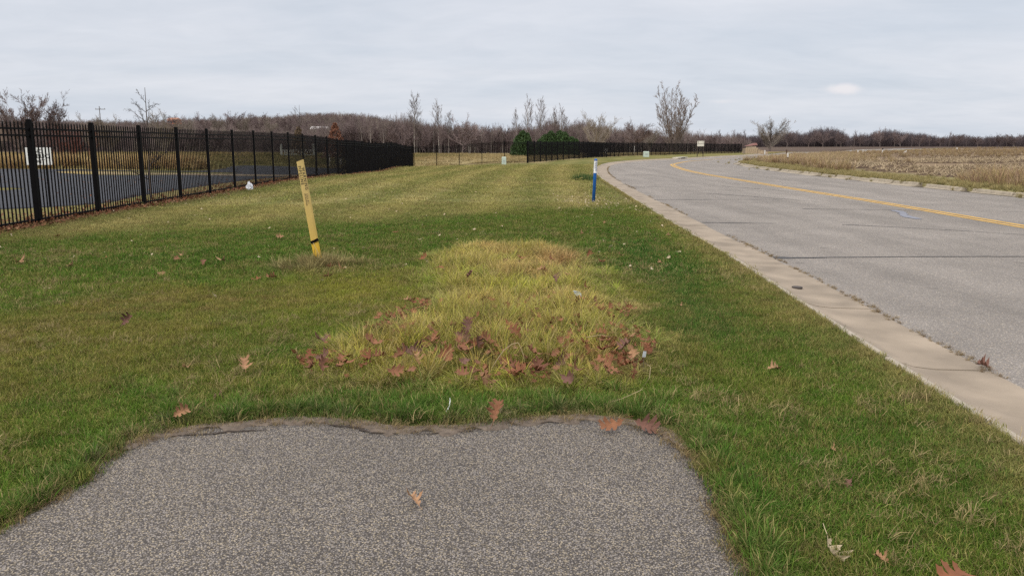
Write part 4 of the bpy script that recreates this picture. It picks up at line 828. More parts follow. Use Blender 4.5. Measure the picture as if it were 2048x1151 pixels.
# dusty soil washed over the broken end of the path
def dirt_margin():
    P = PATH[(PATH[:, 1] > 3.62)]; a, b = offset(P, -.06), offset(P, -.004 + .17 * np.clip(fbm(P[:, 0], P[:, 1], 9, 5, 191) - .38, 0, 1) * 1.6 + .008 * RNG.random(len(P))); v = []; f = []
    for i in range(len(P)):
        for q, z in ((a[i], .010), (P[i] * .5 + b[i] * .5, .012), (b[i], .0048)): v.append((q[0], q[1], z))
    f = [(3 * i + j, 3 * i + j + 1, 3 * i + 4 + j, 3 * i + 3 + j) for i in range(len(P) - 1) for j in range(2)]
    link('dirt_margin', new_mesh('dirt_margin', v, f, simple('dry gritty soil', (.130, .104, .082), .95, var=.35, scale=25, bump=.6, bscale=180)), bpy.data.objects['footpath'])
dirt_margin()
# ------------------------------------------------------------------ trees
def grow(seed, H, r0, style, spread=False):
    """bare tree as tapered tubes; returns (trunk MB arrays, crown MB arrays)"""
    R = random.Random(seed); T = MB(); Cw = MB()
    st = dict(broad=dict(n=(17, 12, 6, 4), ang=(.85, .52, .6, .6), ln=(1.0, .34, .5, .5), up=.09, t0=.25, tr=.5, wob=.09),
              birch=dict(n=(22, 9, 5), ang=(.5, .5, .6), ln=(.33, .38, .5), up=.17, t0=.34, tr=.98, wob=.06),
              multi=dict(n=(20, 7, 5), ang=(.48, .5, .5), ln=(.17, .45, .5), up=.07, t0=.20, tr=.95, wob=.04),
              oak=dict(n=(15, 8, 4), ang=(.95, .6, .8), ln=(.40, .30, .45), up=.09, t0=.22, tr=.98, wob=.025),
              brush=dict(n=(13, 7, 5), ang=(.5, .55, .6), ln=(.34, .45, .5), up=.28, t0=.08, tr=.9, wob=.15),
              vase=dict(n=(22, 13, 6, 4), ang=(.72, .42, .5, .5), ln=(1.25, .28, .45, .45), up=.13, t0=.12, tr=.42, wob=.06))[style]
    def tube(mb, pts, r1, r2, n):
        k = len(pts); mb.tube(pts, [r1 + (r2 - r1) * i / (k - 1) for i in range(k)], n, False)
    def br(p, d, ln, r, lev):
        nseg = (6, 4, 3, 2, 1)[min(lev, 4)]; pts = [p.copy()]; q = p.copy(); dd = d.copy()
        for i in range(nseg):
            dd = (dd + Vector((R.uniform(-1, 1), R.uniform(-1, 1), R.uniform(-.6, .8))) * st['wob'] * (1 if lev else .6) + Vector((0, 0, st['up'] * (.5 if lev else .2)))).normalized(); q = q + dd * (ln / nseg); pts.append(q.copy())
        r2 = r * (.22 if lev else .18); tube(T if lev == 0 else Cw, pts, r, r2, (6, 4, 3, 3, 3)[min(lev, 4)])
        if lev >= len(st['n']): return
        for k in range(st['n'][lev]):
            t = R.uniform(st['t0'] if lev == 0 else .18, 1.0) if lev else st['t0'] + (1 - st['t0']) * (k + R.random()) / st['n'][lev] * (.86 if style == 'oak' else 1)
            i = min(int(t * nseg), nseg - 1); fr = t * nseg - i; bp = pts[i].lerp(pts[i + 1], fr); bd = (pts[i + 1] - pts[i]).normalized()
            ax = bd.orthogonal().normalized(); ax.rotate(Matrix.Rotation(R.uniform(0, 2 * PI) + k * 2.4, 3, bd)); nd = bd.copy(); nd.rotate(Matrix.Rotation(st['ang'][lev] * R.uniform(.65, 1.3), 3, ax))
            cl = ln * st['ln'][lev] * (R.uniform(.82, 1.08) if lev == 0 else R.uniform(.6, 1.15)) * ((1.25 - .75 * t) if style in ('birch', 'multi') and lev == 0 else (1.3 - 1.12 * t) if style == 'oak' and lev == 0 else 1)
            br(bp, nd, cl, max(r * (1 - t * .7) * .5, RMIN), lev + 1)
    RMIN = H * (.0024 if spread else .0014)
    if style == 'multi':
        for k in range(14):
            tl = .37 * math.sqrt((k + .3) / 14); a = k * 2.4 + R.random(); br(Vector((.03 * H * math.cos(a), .03 * H * math.sin(a), -.2)), Vector((math.cos(a) * tl, math.sin(a) * tl, 1)).normalized(), H * R.uniform(.72, 1.0) * (1 - .35 * tl), r0 * R.uniform(.24, .42), 0)
    elif style == 'brush':
        for k in range(5):
            a = R.uniform(0, 2 * PI); br(Vector((.18 * H * math.cos(a), .18 * H * math.sin(a), -.2)), Vector((math.cos(a) * .25, math.sin(a) * .25, 1)).normalized(), H * R.uniform(.6, .95), r0 * .5, 0)
    else: br(Vector((0, 0, -.2)), Vector((R.uniform(-.05, .05), R.uniform(-.05, .05), 1)), H * st['tr'], r0, 0)
    return T, Cw
TREE = {}
def tree_kind(key, seeds, H, r0, style, mt, mc):
    TREE[key] = []
    for sd in seeds:
        T, Cw = grow(sd, H, r0, style, key in ('spread', 'broad')); zz_ = sorted(v[2] for v in Cw.v); top = zz_[int(len(zz_) * (.985 if style in ('broad', 'vase', 'brush') else .9995))]
        k = H / top; T.v = [(a * k, b * k, c * k) for a, b, c in T.v]; Cw.v = [(a * k, b * k, c * k) for a, b, c in Cw.v]
        TREE[key].append((T.mesh('trunk', mt, True), Cw.mesh('crown', mc)))
tree_kind('broad', (1, 2, 3), 10, .20, 'broad', M_bark_g, M_twig_p)
tree_kind('birch', (11, 12, 13), 14, .16, 'birch', M_bark_w, M_bark_g)
tree_kind('wood', (14, 15, 16, 17), 10, .11, 'birch', M_bark_g, M_twig_p)
tree_kind('multi', (24,), 16, .34, 'multi', M_bark_g, M_bark_g)
tree_kind('vase', (31, 32), 10, .22, 'vase', M_bark_g, M_twig_g)
tree_kind('spread', (35, 36), 12, .22, 'vase', M_bark_g, M_twig_p)
tree_kind('brush', (41, 42, 43, 44), 6, .08, 'brush', M_twig_p, M_twig_p)
tree_kind('scrub', (51, 52), 4, .05, 'brush', M_twig_g, M_twig_g)
tree_kind('red', (61,), 3.2, .03, 'brush', M_twig_r, M_twig_r)
tree_kind('young', (71, 72), 3, .035, 'oak', M_bark_d, M_bark_d)
def tree(key, i, x, y, H, label, group=None, base=None, wid=1.0, rz=None, name='bare_tree', cat='tree', z=None):
    T, Cw = TREE[key][i % len(TREE[key])]; h0 = max(v.co.z for v in Cw.vertices) if (key, i) not in LIB else LIB[(key, i)]; LIB[(key, i)] = h0
    z = gz(x, y) if z is None else z; s = H / h0
    r = tag(link(name, None, loc=(x, y, z), rot=(0, 0, random.uniform(0, 6.3) if rz is None else rz), scale=(s * wid, s * wid, s)), label, cat, group)
    link('trunk', T, r); link('crown', Cw, r); return r
def T_(key, i, u, v, y, label, group=None, **k):
    x = px(u, y); return tree(key, i, x, y, topH(v, y, x), label, group, **k)
# single trees that stand out
T_('spread', 0, 36, 172, 112, 'spreading bare tree at the far left above the fence', wid=1.0)
T_('broad', 1, 92, 178, 112, 'narrower bare tree right of the spreading one at the far left')
T_('spread', 1, -50, 190, 118, 'bare tree cut by the left edge of the photograph')
T_('birch', 0, 828, 181, 216, 'tall slender pale birch rising above the wood behind the fence corner', wid=1.1)
T_('birch', 1, 878, 196, 218, 'slender pale birch right of the tallest one above the wood')
T_('birch', 2, 897, 219, 219, 'short birch between the slender pale one and the round crowned tree')
T_('broad', 1, 925, 226, 214, 'round crowned dark bare tree in the middle of the wood', wid=1.3)
for i, (u, v) in enumerate(((1034, 214), (1054, 188), (1081, 191), (1106, 210), (1122, 206), (1133, 228))):
    T_('birch', i, u, v, 222, ['short pale birch at the left end of the row above the conifers', 'tallest birch of the row above the conifers', 'second tallest birch of the row above the conifers', 'middle birch of the row above the conifers', 'slim birch right of the middle of the row above the conifers', 'shortest birch at the right end of the row above the conifers'][i], 'birches above the conifer shrubs', wid=.85)
T_('vase', 0, 1192, 219, 200, 'wide fan shaped bare tree left of the tall many stemmed tree', wid=1.2)
T_('broad', 2, 1268, 233, 195, 'low bare tree with crooked limbs between the fan shaped tree and the tallest tree', wid=1.25)
T_('multi', 0, 1346, 161, 190, 'tallest bare tree, many upright stems, behind the fence along the bend', wid=1.05)
T_('vase', 1, 1540, 231, 260, 'fan shaped bare tree standing alone at the end of the fence', wid=1.55)
for u, v, k, lb in ((1400, 257, 'broad', 'small bare tree right of the white sign backs'), (1425, 262, 'broad', 'small bare tree just right of the one beside the sign backs'), (1300, 252, 'vase', 'pale bushy bare tree behind the fence left of the tallest tree')):
    T_(k, 1, u, v, 210, lb)
for i, u in enumerate((1440, 1452, 1466, 1478, 1490)): T_('wood', i, u, 258 + (i % 2) * 5, 230, 'thin bare tree in the far row left of the stone pillar', 'thin trees left of the stone pillar')
# young trees in the car park verge, just behind the left fence
def young(u, v, y, lb, i=0, wid=.8):
    return T_('young', i, u, v, y, lb, wid=wid, name='young_tree')
young(293, 179, 21.6, 'young bare tree with a tall leader just behind the left fence', 0, .9)
young(478, 272, 31, 'thin staked sapling behind the left fence near the plastic bag', 1, .5)
def leafy(root, n, H, rad, seed, mat, z0=.3, size=.09, cone=True, part='dead_leaves'):
    r = random.Random(seed); b = MB()
    for i in range(n):
        t = r.random() ** (1.2 if cone else 1); z = H * (z0 + (1 - z0) * t); rr = rad * ((1 - t) * .9 + .12 if cone else math.sqrt(max(0, 1 - (2 * t - 1) ** 2))) * math.sqrt(r.random()); a = r.uniform(0, 2 * PI)
        c = Vector((rr * math.cos(a), rr * math.sin(a), z)); M = Euler((r.uniform(0, 6), r.uniform(0, 6), r.uniform(0, 6))).to_matrix(); s = size * r.uniform(.6, 1.3)
        b.add([c + M @ Vector(p) * s for p in ((-.5, -.3, 0), (.5, -.25, .1), (.45, .3, 0), (-.4, .3, .12))], [(0, 1, 2, 3)])
    sc = root.scale[0], root.scale[2]
    b.v = [(p[0] / sc[0], p[1] / sc[0], p[2] / sc[1]) for p in b.v]; return b.build(part, mat, root)
t1 = young(598, 211, 42, 'young conical tree with a bare leader and dead leaves low down, behind the marker post', 1, .8)
leafy(t1, 500, 2.5, .62, 3, simple('olive dead leaves', (.12, .085, .05), .9, var=.4), .45)
t2 = young(671, 240, 58, 'young oak keeping its rusty brown leaves above the fence', 0, .9)
leafy(t2, 1500, 3.2, 1.05, 4, simple('rusty leaves', (.17, .075, .045), .9, var=.4), .25, .11); leafy(t2, 350, 2.4, 1.0, 5, simple('pale pinkish leaves', (.42, .33, .28), .9, var=.3), .4, .11)
# shrubs in the car park surroundings
def shrub(key, i, u, v, y, lb, grp=None, wid=1.2): return T_(key, i, u, v, y, lb, grp, wid=wid, name='bare_shrub', cat='shrub')
shrub('red', 0, 128, 245, 72, 'reddish bare shrub behind the notice board', wid=1.2); shrub('red', 0, 160, 247, 74, 'reddish bare shrub right of the other red one', wid=1.3)
for u, v, lb in ((185, 222, 'olive bare thicket tree left of the utility pole'), (222, 224, 'olive bare thicket tree right of the utility pole'), (330, 212, 'bushy bare tree behind the young leader tree')): T_('vase', 0, u, v, 120, lb, wid=1.1)

# the wood: each tree of its front row on its own, the brush behind as one mass
grp_w = 'bare trees of the wood behind the fences'
ZONES = [(-60, 'at the left edge'), (70, 'behind the notice board'), (165, 'behind the red shrubs'), (260, 'behind the tall young tree'), (350, 'below the orange building'), (430, 'behind the staked sapling'), (520, 'left of the leaning yellow post'), (600, 'below the wooded hill'),
 (690, 'behind the rusty leaved young oak'), (740, 'behind the left fence end'), (800, 'round the tallest birch'), (850, 'above the short fence start'), (905, 'above the middle of the short fence'), (960, 'above the utility pedestal'), (1015, 'behind the lone conifer shrub'), (1070, 'behind the wide conifer shrub'), (1150, 'right of the wide conifer shrub'),
 (1195, 'behind the blue marker post'), (1240, 'round the low crooked tree'), (1300, 'at the foot of the tallest tree'), (1360, 'behind the white sign backs'), (1420, 'left of the stone pillar'), (1500, 'round the lone fan shaped tree'), (1590, 'left of its highest part'), (1700, 'at its highest part'), (1830, 'in its lower right part'), (1950, 'at the right edge')]
KIND_W = dict(wood='thin upright bare tree', broad='round crowned bare tree', birch='pale trunked slender bare tree', vase='fan shaped bare tree')
def zone(u): return [t for a, t in ZONES if a <= u or a == -60][-1]
def wood_row(u0, u1, yb, topf, n, lb, grp, keys=('wood', 'wood', 'broad', 'birch', 'birch')):
    for i in range(n):
        u = u0 + (u1 - u0) * (i + random.random()) / n; y = yb + random.uniform(-5, 8); k = random.choice(keys); v = topf(u) + random.uniform(-4, 8)
        T_(k, random.randrange(4), u, v, y, KIND_W[k] + ' of the wood ' + zone(u), grp, wid=random.uniform(.7, 1.2))
prof_mid = lambda u: np.interp(u, [560, 700, 740, 800, 900, 1000, 1100, 1200, 1300, 1480], [262, 238, 236, 240, 246, 252, 250, 256, 262, 272])
wood_row(690, 1180, 220, prof_mid, 100, 'bare tree of the dense brown wood behind the short fence section', 'trees of the wood behind the far fences')
wood_row(1180, 1480, 224, prof_mid, 50, 'bare tree of the brown wood behind the fence along the bend', 'trees of the wood behind the far fences')
wood_row(0, 600, 215, lambda u: np.interp(u, [0, 180, 350, 600], [262, 250, 258, 262]), 50, 'bare tree of the low wood behind the car park', 'trees of the wood behind the car park', ('wood', 'broad', 'wood'))
prof_ridge = lambda u: np.interp(u, [-100, 250, 350, 600, 760], [240, 240, 232, 232, 240])
for i, u in enumerate((352, 378, 398, 418, 436, 455, 470, 489, 506, 522, 541, 560, 575)):
    v = (226, 231, 222, 228, 224, 229, 220, 226, 229, 223, 229, 225, 231)[i]; y = 330; x = px(u, y)
    tree(('broad', 'vase', 'wood')[i % 3], i, x, y, 9.5, ('tallest ' if i in (7,) else '') + KIND_W[('broad', 'vase', 'wood')[i % 3]] + ' on the ridge, ' + ('right of the orange building', 'just right of the fourth fence post', 'behind the fourth fence panel', 'behind the fifth fence post', 'between the fifth and sixth fence posts', 'behind the sixth fence post', 'just right of the sixth fence post', 'over the plastic bag', 'over the seventh fence post', 'between the seventh and eighth fence posts', 'over the eighth fence post', 'left of the young conical tree', 'beside the young conical tree')[i], 'trees silhouetted on the left ridge', z=1.45 + (288 - v) * KZ * y - 9.5)
def mass(name, coll, nk, n, ufun, yfun, hfun, label, z=None):
    u = ufun(n); y = yfun(n); x = (u - 1024) * KX * y; h = hfun(u, y, x); zz = hz(x, y) if z is None else z(x, y)
    scatter(name, coll, np.column_stack([x, y, zz]), np.column_stack([np.zeros(n), np.zeros(n), RNG.uniform(0, 6.3, n)]), np.column_stack([h * RNG.uniform(.5, .95, n), h * RNG.uniform(.5, .95, n), h]), RNG.integers(0, nk, n), None, label)
def joined(key, i, s, mat=None):
    T, Cw = TREE[key][i]; b = MB()
    for me in (T, Cw): b.add([tuple(c * s for c in v.co) for v in me.vertices], [tuple(p.vertices) for p in me.polygons])
    return b.mesh('brush', mat or (M_twig_p if key != 'scrub' else M_twig_g))
M_twig_far = bark('far purple grey twigs', (.060, .048, .053), (.125, .102, .108))
C_far_brush = lib_collection('far_brush', [joined('brush', i, 1 / 6., M_twig_far) for i in range(4)])
C_brush = lib_collection('brush', [joined('brush', i, 1 / 6.) for i in range(4)] + [joined('scrub', i, 1 / 4.) for i in range(2)])
topz = lambda prof: (lambda u, y, x: np.maximum(1.0, (1.45 + (288 - prof(u)) * KZ * y - hz(x, y)) * RNG.uniform(.45, 1.0, len(u)) * (.80 + .38 * vnoise(u * .045, u * 0) * (.6 + .8 * vnoise(u * .013, u * 0 + 3)))))
mass('wood_undergrowth', C_brush, 6, 2600, lambda n: RNG.uniform(600, 1500, n), lambda n: RNG.uniform(228, 275, n), topz(prof_mid), 'dense brown brush and saplings of the wood behind the fences')
mass('wood_undergrowth', C_brush, 6, 1500, lambda n: RNG.uniform(-250, 650, n), lambda n: RNG.uniform(218, 260, n), topz(lambda u: np.interp(u, [0, 180, 350, 600, 700], [258, 252, 258, 262, 255])), 'dense brown brush behind the car park')
prof_r = lambda u: np.interp(u, [1480, 1560, 1650, 1700, 1760, 1800, 1850, 1950, 2048, 2200], [266, 264, 262, 268, 260, 263, 268, 272, 272, 270])
mass('far_woodline', C_far_brush, 4, 3200, lambda n: RNG.uniform(1470, 2300, n), lambda n: RNG.uniform(430, 480, n), topz(prof_r), 'dark far woodline beyond the harvested field')
for i in range(26):
    u = 1575 + i * 19 + random.uniform(-7, 7); T_(('broad', 'wood', 'broad', 'wood')[i % 4], i, u, float(prof_r(u)) - random.uniform(-3, 9), 425, KIND_W[('broad', 'wood', 'broad', 'wood')[i % 4]] + ' of the far woodline ' + zone(u), 'trees of the far right woodline', wid=1.2)
for u, v, w_ in ((1772, 259, 1.0), (1758, 265, .8), (1790, 262, .9)):
    pass

# wooded hill on the left horizon
def hills():
    ux = np.linspace(-400, 960, 70); crest = np.interp(ux, [-400, 0, 200, 350, 450, 560, 620, 700, 760, 830, 900, 960], [256, 254, 258, 254, 252, 248, 241, 240, 250, 266, 279, 288])
    v = []; f = []; m = 12
    for i, u in enumerate(ux):
        for j in range(m):
            t = j / (m - 1); y = 420 + 330 * t; zt = (288 - crest[i]) * KZ * 640; z = -1 + (zt + 1) * math.sin(min(1, t * 1.25) * PI / 2) if t <= .8 else zt * (1 - (t - .8) * 3); v.append(((u - 1024) * KX * y, y, z + 2 * vnoise(u / 40, j * .7)))
    f = [(i * m + j, (i + 1) * m + j, (i + 1) * m + j + 1, i * m + j + 1) for i in range(len(ux) - 1) for j in range(m - 1)]
    tag(link('hill', new_mesh('hill', v, f, simple('wooded hillside', (.13, .10, .098), .95, var=.3, scale=.08), True)), 'wooded hill on the left horizon', kind='structure')
    V = np.array(v).reshape(len(ux), m, 3); n = 3800; i = RNG.integers(0, len(ux) - 1, n); j = RNG.integers(1, m - 2, n); w = RNG.random(n)[:, None]; w2 = RNG.random(n)[:, None]
    P = (V[i, j] * (1 - w) + V[i + 1, j] * w) * (1 - w2) + V[i, j + 1] * w2; h = RNG.uniform(4.0, 7.5, n)
    scatter('hill_woods', C_brush, P, np.column_stack([np.zeros(n), np.zeros(n), RNG.uniform(0, 6.3, n)]), np.column_stack([h * 1.4, h * 1.4, h]), RNG.integers(0, 6, n), None, 'bare woods covering the hill on the left horizon')
hills()

# conifer shrubs
def conifer(u, v, y, lobes, lb, seed, ubase):
    r = random.Random(seed); x = px(u, y); z = gz(x, y); root = tag(link('conifer_shrub', None, loc=(x, y, z)), lb, 'shrub'); b = MB(); wood = MB()
    for (cx, h, rad) in lobes:
        wood.tube([(cx, 0, -.1), (cx, 0, h * .9)], [.07, .02], 5)
        for i in range(int(900 * h * rad / 2.2)):
            t = r.random() ** .8; rr = rad * math.sqrt(max(0.02, 1 - abs(t * 1.15 - .15) ** 2.2)) * (.55 + .62 * r.random()) * (.6 + .4 * math.sqrt(r.random())); a = r.uniform(0, 2 * PI)
            c = Vector((cx + rr * math.cos(a), rr * math.sin(a), .15 + t * h * .97)); M = Euler((r.uniform(-.9, .9), r.uniform(-.9, .9), r.uniform(0, 6))).to_matrix(); s = r.uniform(.12, .26)
            b.add([c + M @ Vector(p) * s for p in ((-.4, 0, -.3), (.4, .1, -.3), (.1, .2, .9))], [(0, 1, 2)])
            b.add([c + M @ Vector(p) * s for p in ((0, -.4, -.3), (.1, .4, -.3), (.3, 0, .7))], [(0, 1, 2)])
    wood.build('trunk', M_bark_d, root); b.build('foliage', M_green_leaf, root)
conifer(1045, 266, 104, [(.05, 3.2, .9), (-.55, 2.6, .8), (.6, 2.9, .75), (-.9, 1.6, .7), (1.0, 1.8, .6)], 'dark green conifer shrub at the corner of the bend fence, standing alone', 1, 0)
conifer(1112, 268, 112, [(-.7, 3.3, 1.0), (-1.5, 2.8, .9), (.5, 3.35, 1.0), (1.2, 3.2, .9), (2.1, 2.5, 1.0), (-2.2, 2.2, .7), (2.8, 2.2, .6)], 'wide green conifer shrub behind the bend fence, right of the lone one', 2, 0)

# ------------------------------------------------------------------ tall dry grasses and field stubble
def clumps(name, pts, label, colr, smin, smax, coll=C_rough, nk=4, zs=1.0):
    P = np.array(pts); plant(name, coll, nk, P[:, 0], P[:, 1], smin, smax, colr, label, tilt=.15, zs=zs)
def band(n, P, spread): S = arclen(P); t = RNG.uniform(0, S[-1], n); q = at_s(P, S, t); return q + RNG.normal(0, spread, (n, 2))
bw = lambda n, a, b: mixc(np.tile(C3(*a), (n, 1)), C3(*b), RNG.random(n))
R_out = offset(R_JOINT, 3.6)
n = 1600; seg = R_JOINT[(R_JOINT[:, 1] > 22) & (R_JOINT[:, 1] < 100)]; q = band(n, offset(seg, 3.9), .6); m = fbm(q[:, 0], q[:, 1], .18, 2, 111) > .47; q = q[m]
clumps('tall_dry_grass', q, 'tall reddish brown dry grass clumps along the edge of the field', bw(len(q), (.26, .16, .105), (.36, .27, .19)), .9, 1.9)
n = 900; q = band(n, offset(R_JOINT[(R_JOINT[:, 1] > 66) & (R_JOINT[:, 1] < 120)], 6.5), 2.2)
clumps('tall_dry_grass', q, 'tall pale dry grass inside the bend hiding the far road', bw(len(q), (.36, .27, .185), (.29, .21, .145)), 1.0, 1.8)
n = 5200; q = band(n, offset(R_JOINT[(R_JOINT[:, 1] > 14) & (R_JOINT[:, 1] < 110)], 1.7), .85); m = dist_poly(q[:, 0], q[:, 1], R_JOINT) > .42; q = q[m]
clumps('verge_grass', q, 'rough short verge grass between right kerb and field', bw(len(q), (.17, .165, .07), (.30, .255, .13)), .25, .55)
# stubble
def stubble_mesh(seed):
    r = random.Random(seed); b = MB()
    for i in range(14):
        c = Vector((r.uniform(-.5, .5), r.uniform(-.5, .5), .03)); a = r.uniform(0, PI); l = r.uniform(.08, .28); t = r.uniform(-.2, .9)
        d = Vector((math.cos(a) * math.cos(t), math.sin(a) * math.cos(t), math.sin(t))) * l; b.tube([c, c + d], [.014, .010], 3, False)
    for i in range(7):
        c = Vector((r.uniform(-.5, .5), r.uniform(-.5, .5), .02)); b.box(c, (r.uniform(.1, .3), r.uniform(.1, .2), r.uniform(.04, .14)), rz=r.random() * 3, taper=.4)
    me = b.mesh('stubble'); me.materials.append(simple('corn stalk straw', (.34, .27, .175), .9, var=.3)); me.materials.append(simple('dark clod', (.10, .07, .05), .95, var=.3))
    nq = 14 * 3
    for i, p in enumerate(me.polygons): p.material_index = 0 if i < nq else 1
    return me
C_stub = lib_collection('stubble', [stubble_mesh(i) for i in range(4)])
n = 15000; u = RNG.uniform(1450, 2300, n); y = 22 + 200 * RNG.random(n) ** 2.0; x = (u - 1024) * KX * y; d = dist_poly(x, y, R_EDGE); m = inpoly(x, y, np.vstack([R_EDGE, [(900, 500), (900, -60), (15, -60)]])) & (d > 4.4) & ((y < 90) | (RNG.random(n) < .35)) & (fbm(x, y, .3, 3, 121) > .46); x, y = x[m], y[m]; n = len(x)
scatter('corn_stubble', C_stub, np.column_stack([x, y, hz(x, y)]), np.column_stack([np.zeros(n), np.zeros(n), RNG.uniform(0, 6.3, n)]), RNG.uniform(.7, 1.5, n), RNG.integers(0, 4, n), None, 'corn stubble and clods of the harvested field')
n = 2600; u = RNG.uniform(1480, 2200, n); y = RNG.uniform(100, 330, n); x = (u - 1024) * KX * y; m = inpoly(x, y, np.vstack([R_EDGE, [(900, 500), (900, -60), (15, -60)]])) & (dist_poly(x, y, R_EDGE) > 3); x, y = x[m], y[m]
clumps('far_dry_grass', np.column_stack([x, y]), 'dry grass across the far part of the field', bw(len(x), (.30, .205, .135), (.21, .145, .10)), .8, 1.6)
# behind the car park
n = 2600; x = RNG.uniform(-62, -20.5, n); y = 52.0 + (-x - 20) * .06 + RNG.normal(0, .8, n) + 1.2; m = (x < -19.5) & ~inpoly(x, y, LOT); m &= ~((x > -29) & (x < -27)); x, y = x[m], y[m]
clumps('ornamental_grass', np.column_stack([x, y]), 'row of tall orange brown dry grass at the back of the car park', bw(len(x), (.36, .21, .11), (.44, .33, .17)), 1.5, 2.6)
x, y = wedge_points(9000, 52, 150, -34, 12, .8); m = ~inpoly(x, y, LOT) & ~inpoly(x, y, LAWNPOLY) & (dist_poly(x, y, LAWNPOLY, True) > .4); m &= ~inpoly(x, y, np.vstack([L_EDGE, R_EDGE[::-1]])); x, y = x[m], y[m]
plant('meadow_grass', C_far, 4, x, y, 1.5, 3.0, back_color(x, y) * (.8 + .5 * RNG.random(len(x)))[:, None], 'rough straw coloured meadow grass beyond the fences', zs=1.6)
# weed by the blue post and clover on the kerb side
x = 3.05 + RNG.normal(0, .20, 60); y = 33.5 + RNG.normal(0, .6, 60)
plant('weed_clump', C_edge, 4, x, y, 1.6, 2.6, np.tile(C3(.05, .10, .03), (60, 1)), 'dark green weed clump behind the blue marker post', tilt=.5)
# kerb lip of the car park and its inner edge line
kp = catmull([(-22.2, 43.0), (-17, 42.2), (-13.5, 41.0), (-10.6, 40.2)], .8); wv = .09
v = []; f = []
for i, p in enumerate(kp):
    for (a, b) in ((-wv, 0), (-wv, .07), (wv, .07), (wv, 0)): q = p + normals(kp)[i] * a; v.append((q[0], q[1], gz(*q) + b + .003))
f = [(4 * i + j, 4 * i + j + 1, 4 * i + 5 + j, 4 * i + 4 + j) for i in range(len(kp) - 1) for j in range(3)]
tag(link('lot_kerb', new_mesh('lot_kerb', v, f, simple('pale lot kerb', (.42, .34, .24), .9))), 'pale kerb line across the car park', kind='structure')  # one even pale tone along the whole lot kerb

# ------------------------------------------------------------------ pale railing, guards, distant structures
def railing():
    y = 112; xa, xb = px(562, y), px(627, y); z = min(gz(xa, y), gz(xb, y)) + .05; root = tag(link('porch_railing', None, loc=(xa, y, z)), 'pale wooden railing between tapered posts seen through the left fence', 'railing'); W = xb - xa; mt = simple('weathered white paint', (.36, .37, .34), .8)
    for x_, w_ in ((0, .34), (W, .34)): MB().box((x_, 0, .8), (w_, w_, 1.7), taper=.5).build('post', mt, root)
    MB().box((W / 2, 0, .80), (W - .3, .08, .09)).build('rail', mt, root); MB().box((W / 2, 0, .16), (W - .3, .08, .09)).build('rail', mt, root)
    bal = MB().box((0, 0, .48), (.10, .05, .55)).mesh('baluster', mt)
    for i in range(16): link('baluster', bal, root, (.4 + (W - .8) * i / 15, 0, 0))
    x0 = px(544, y); tag(MB().box((0, 0, .9), (.16, .16, 1.8)).build('pale_post', mt, None, loc=(x0, y, gz(x0, y))), 'single pale post left of the pale railing', 'post')
railing()
def guard(u, v0, v1, y, label, grp, w=.12):
    x = px(u, y); h = (v1 - v0) * KZ * y; z = 1.45 + (288 - v1) * KZ * y; z = max(z, gz(x, y)) if False else gz(x, y)
    o = tag(MB().tube([(0, 0, 0), (0, 0, h)], [w / 2, w / 2 * .9], 8).build('tree_guard', M_guard, None, True, loc=(x, y, z), rot=(random.uniform(-.03, .03), random.uniform(-.05, .05), 0)), label, 'tree guard', grp)
M_guard = simple('pale plastic tube', (.60, .58, .54), .6)
for (u, v0, v1, y, w) in ((658, 306, 330, 70, .13), (680, 306, 330, 66, .13), (692, 309, 326, 76, .10), (717, 308, 326, 76, .12), (740, 306, 342, 59, .10), (746, 296, 341, 61, .12), (794, 315, 336, 64, .10)):
    guard(u, v0, v1, y, 'pale tube round a sapling seen through the far half of the left fence', 'sapling tubes behind the left fence', w)
for i, (u, v0, v1, y, w) in enumerate(((1189, 297, 310, 109, .24), (1198, 295, 309.5, 109, .28), (1212.5, 294, 309, 110, .36))):
    guard(u, v0, v1, y, ['slim pale tube, leftmost of three behind the bend fence', 'middle pale tube of three behind the bend fence', 'widest pale tube, rightmost of three behind the bend fence'][i], 'three pale tubes behind the bend fence', w)
guard(1269, 293, 312, 124, 'thin pale marker behind the fence beside the second utility pedestal', None, .10)
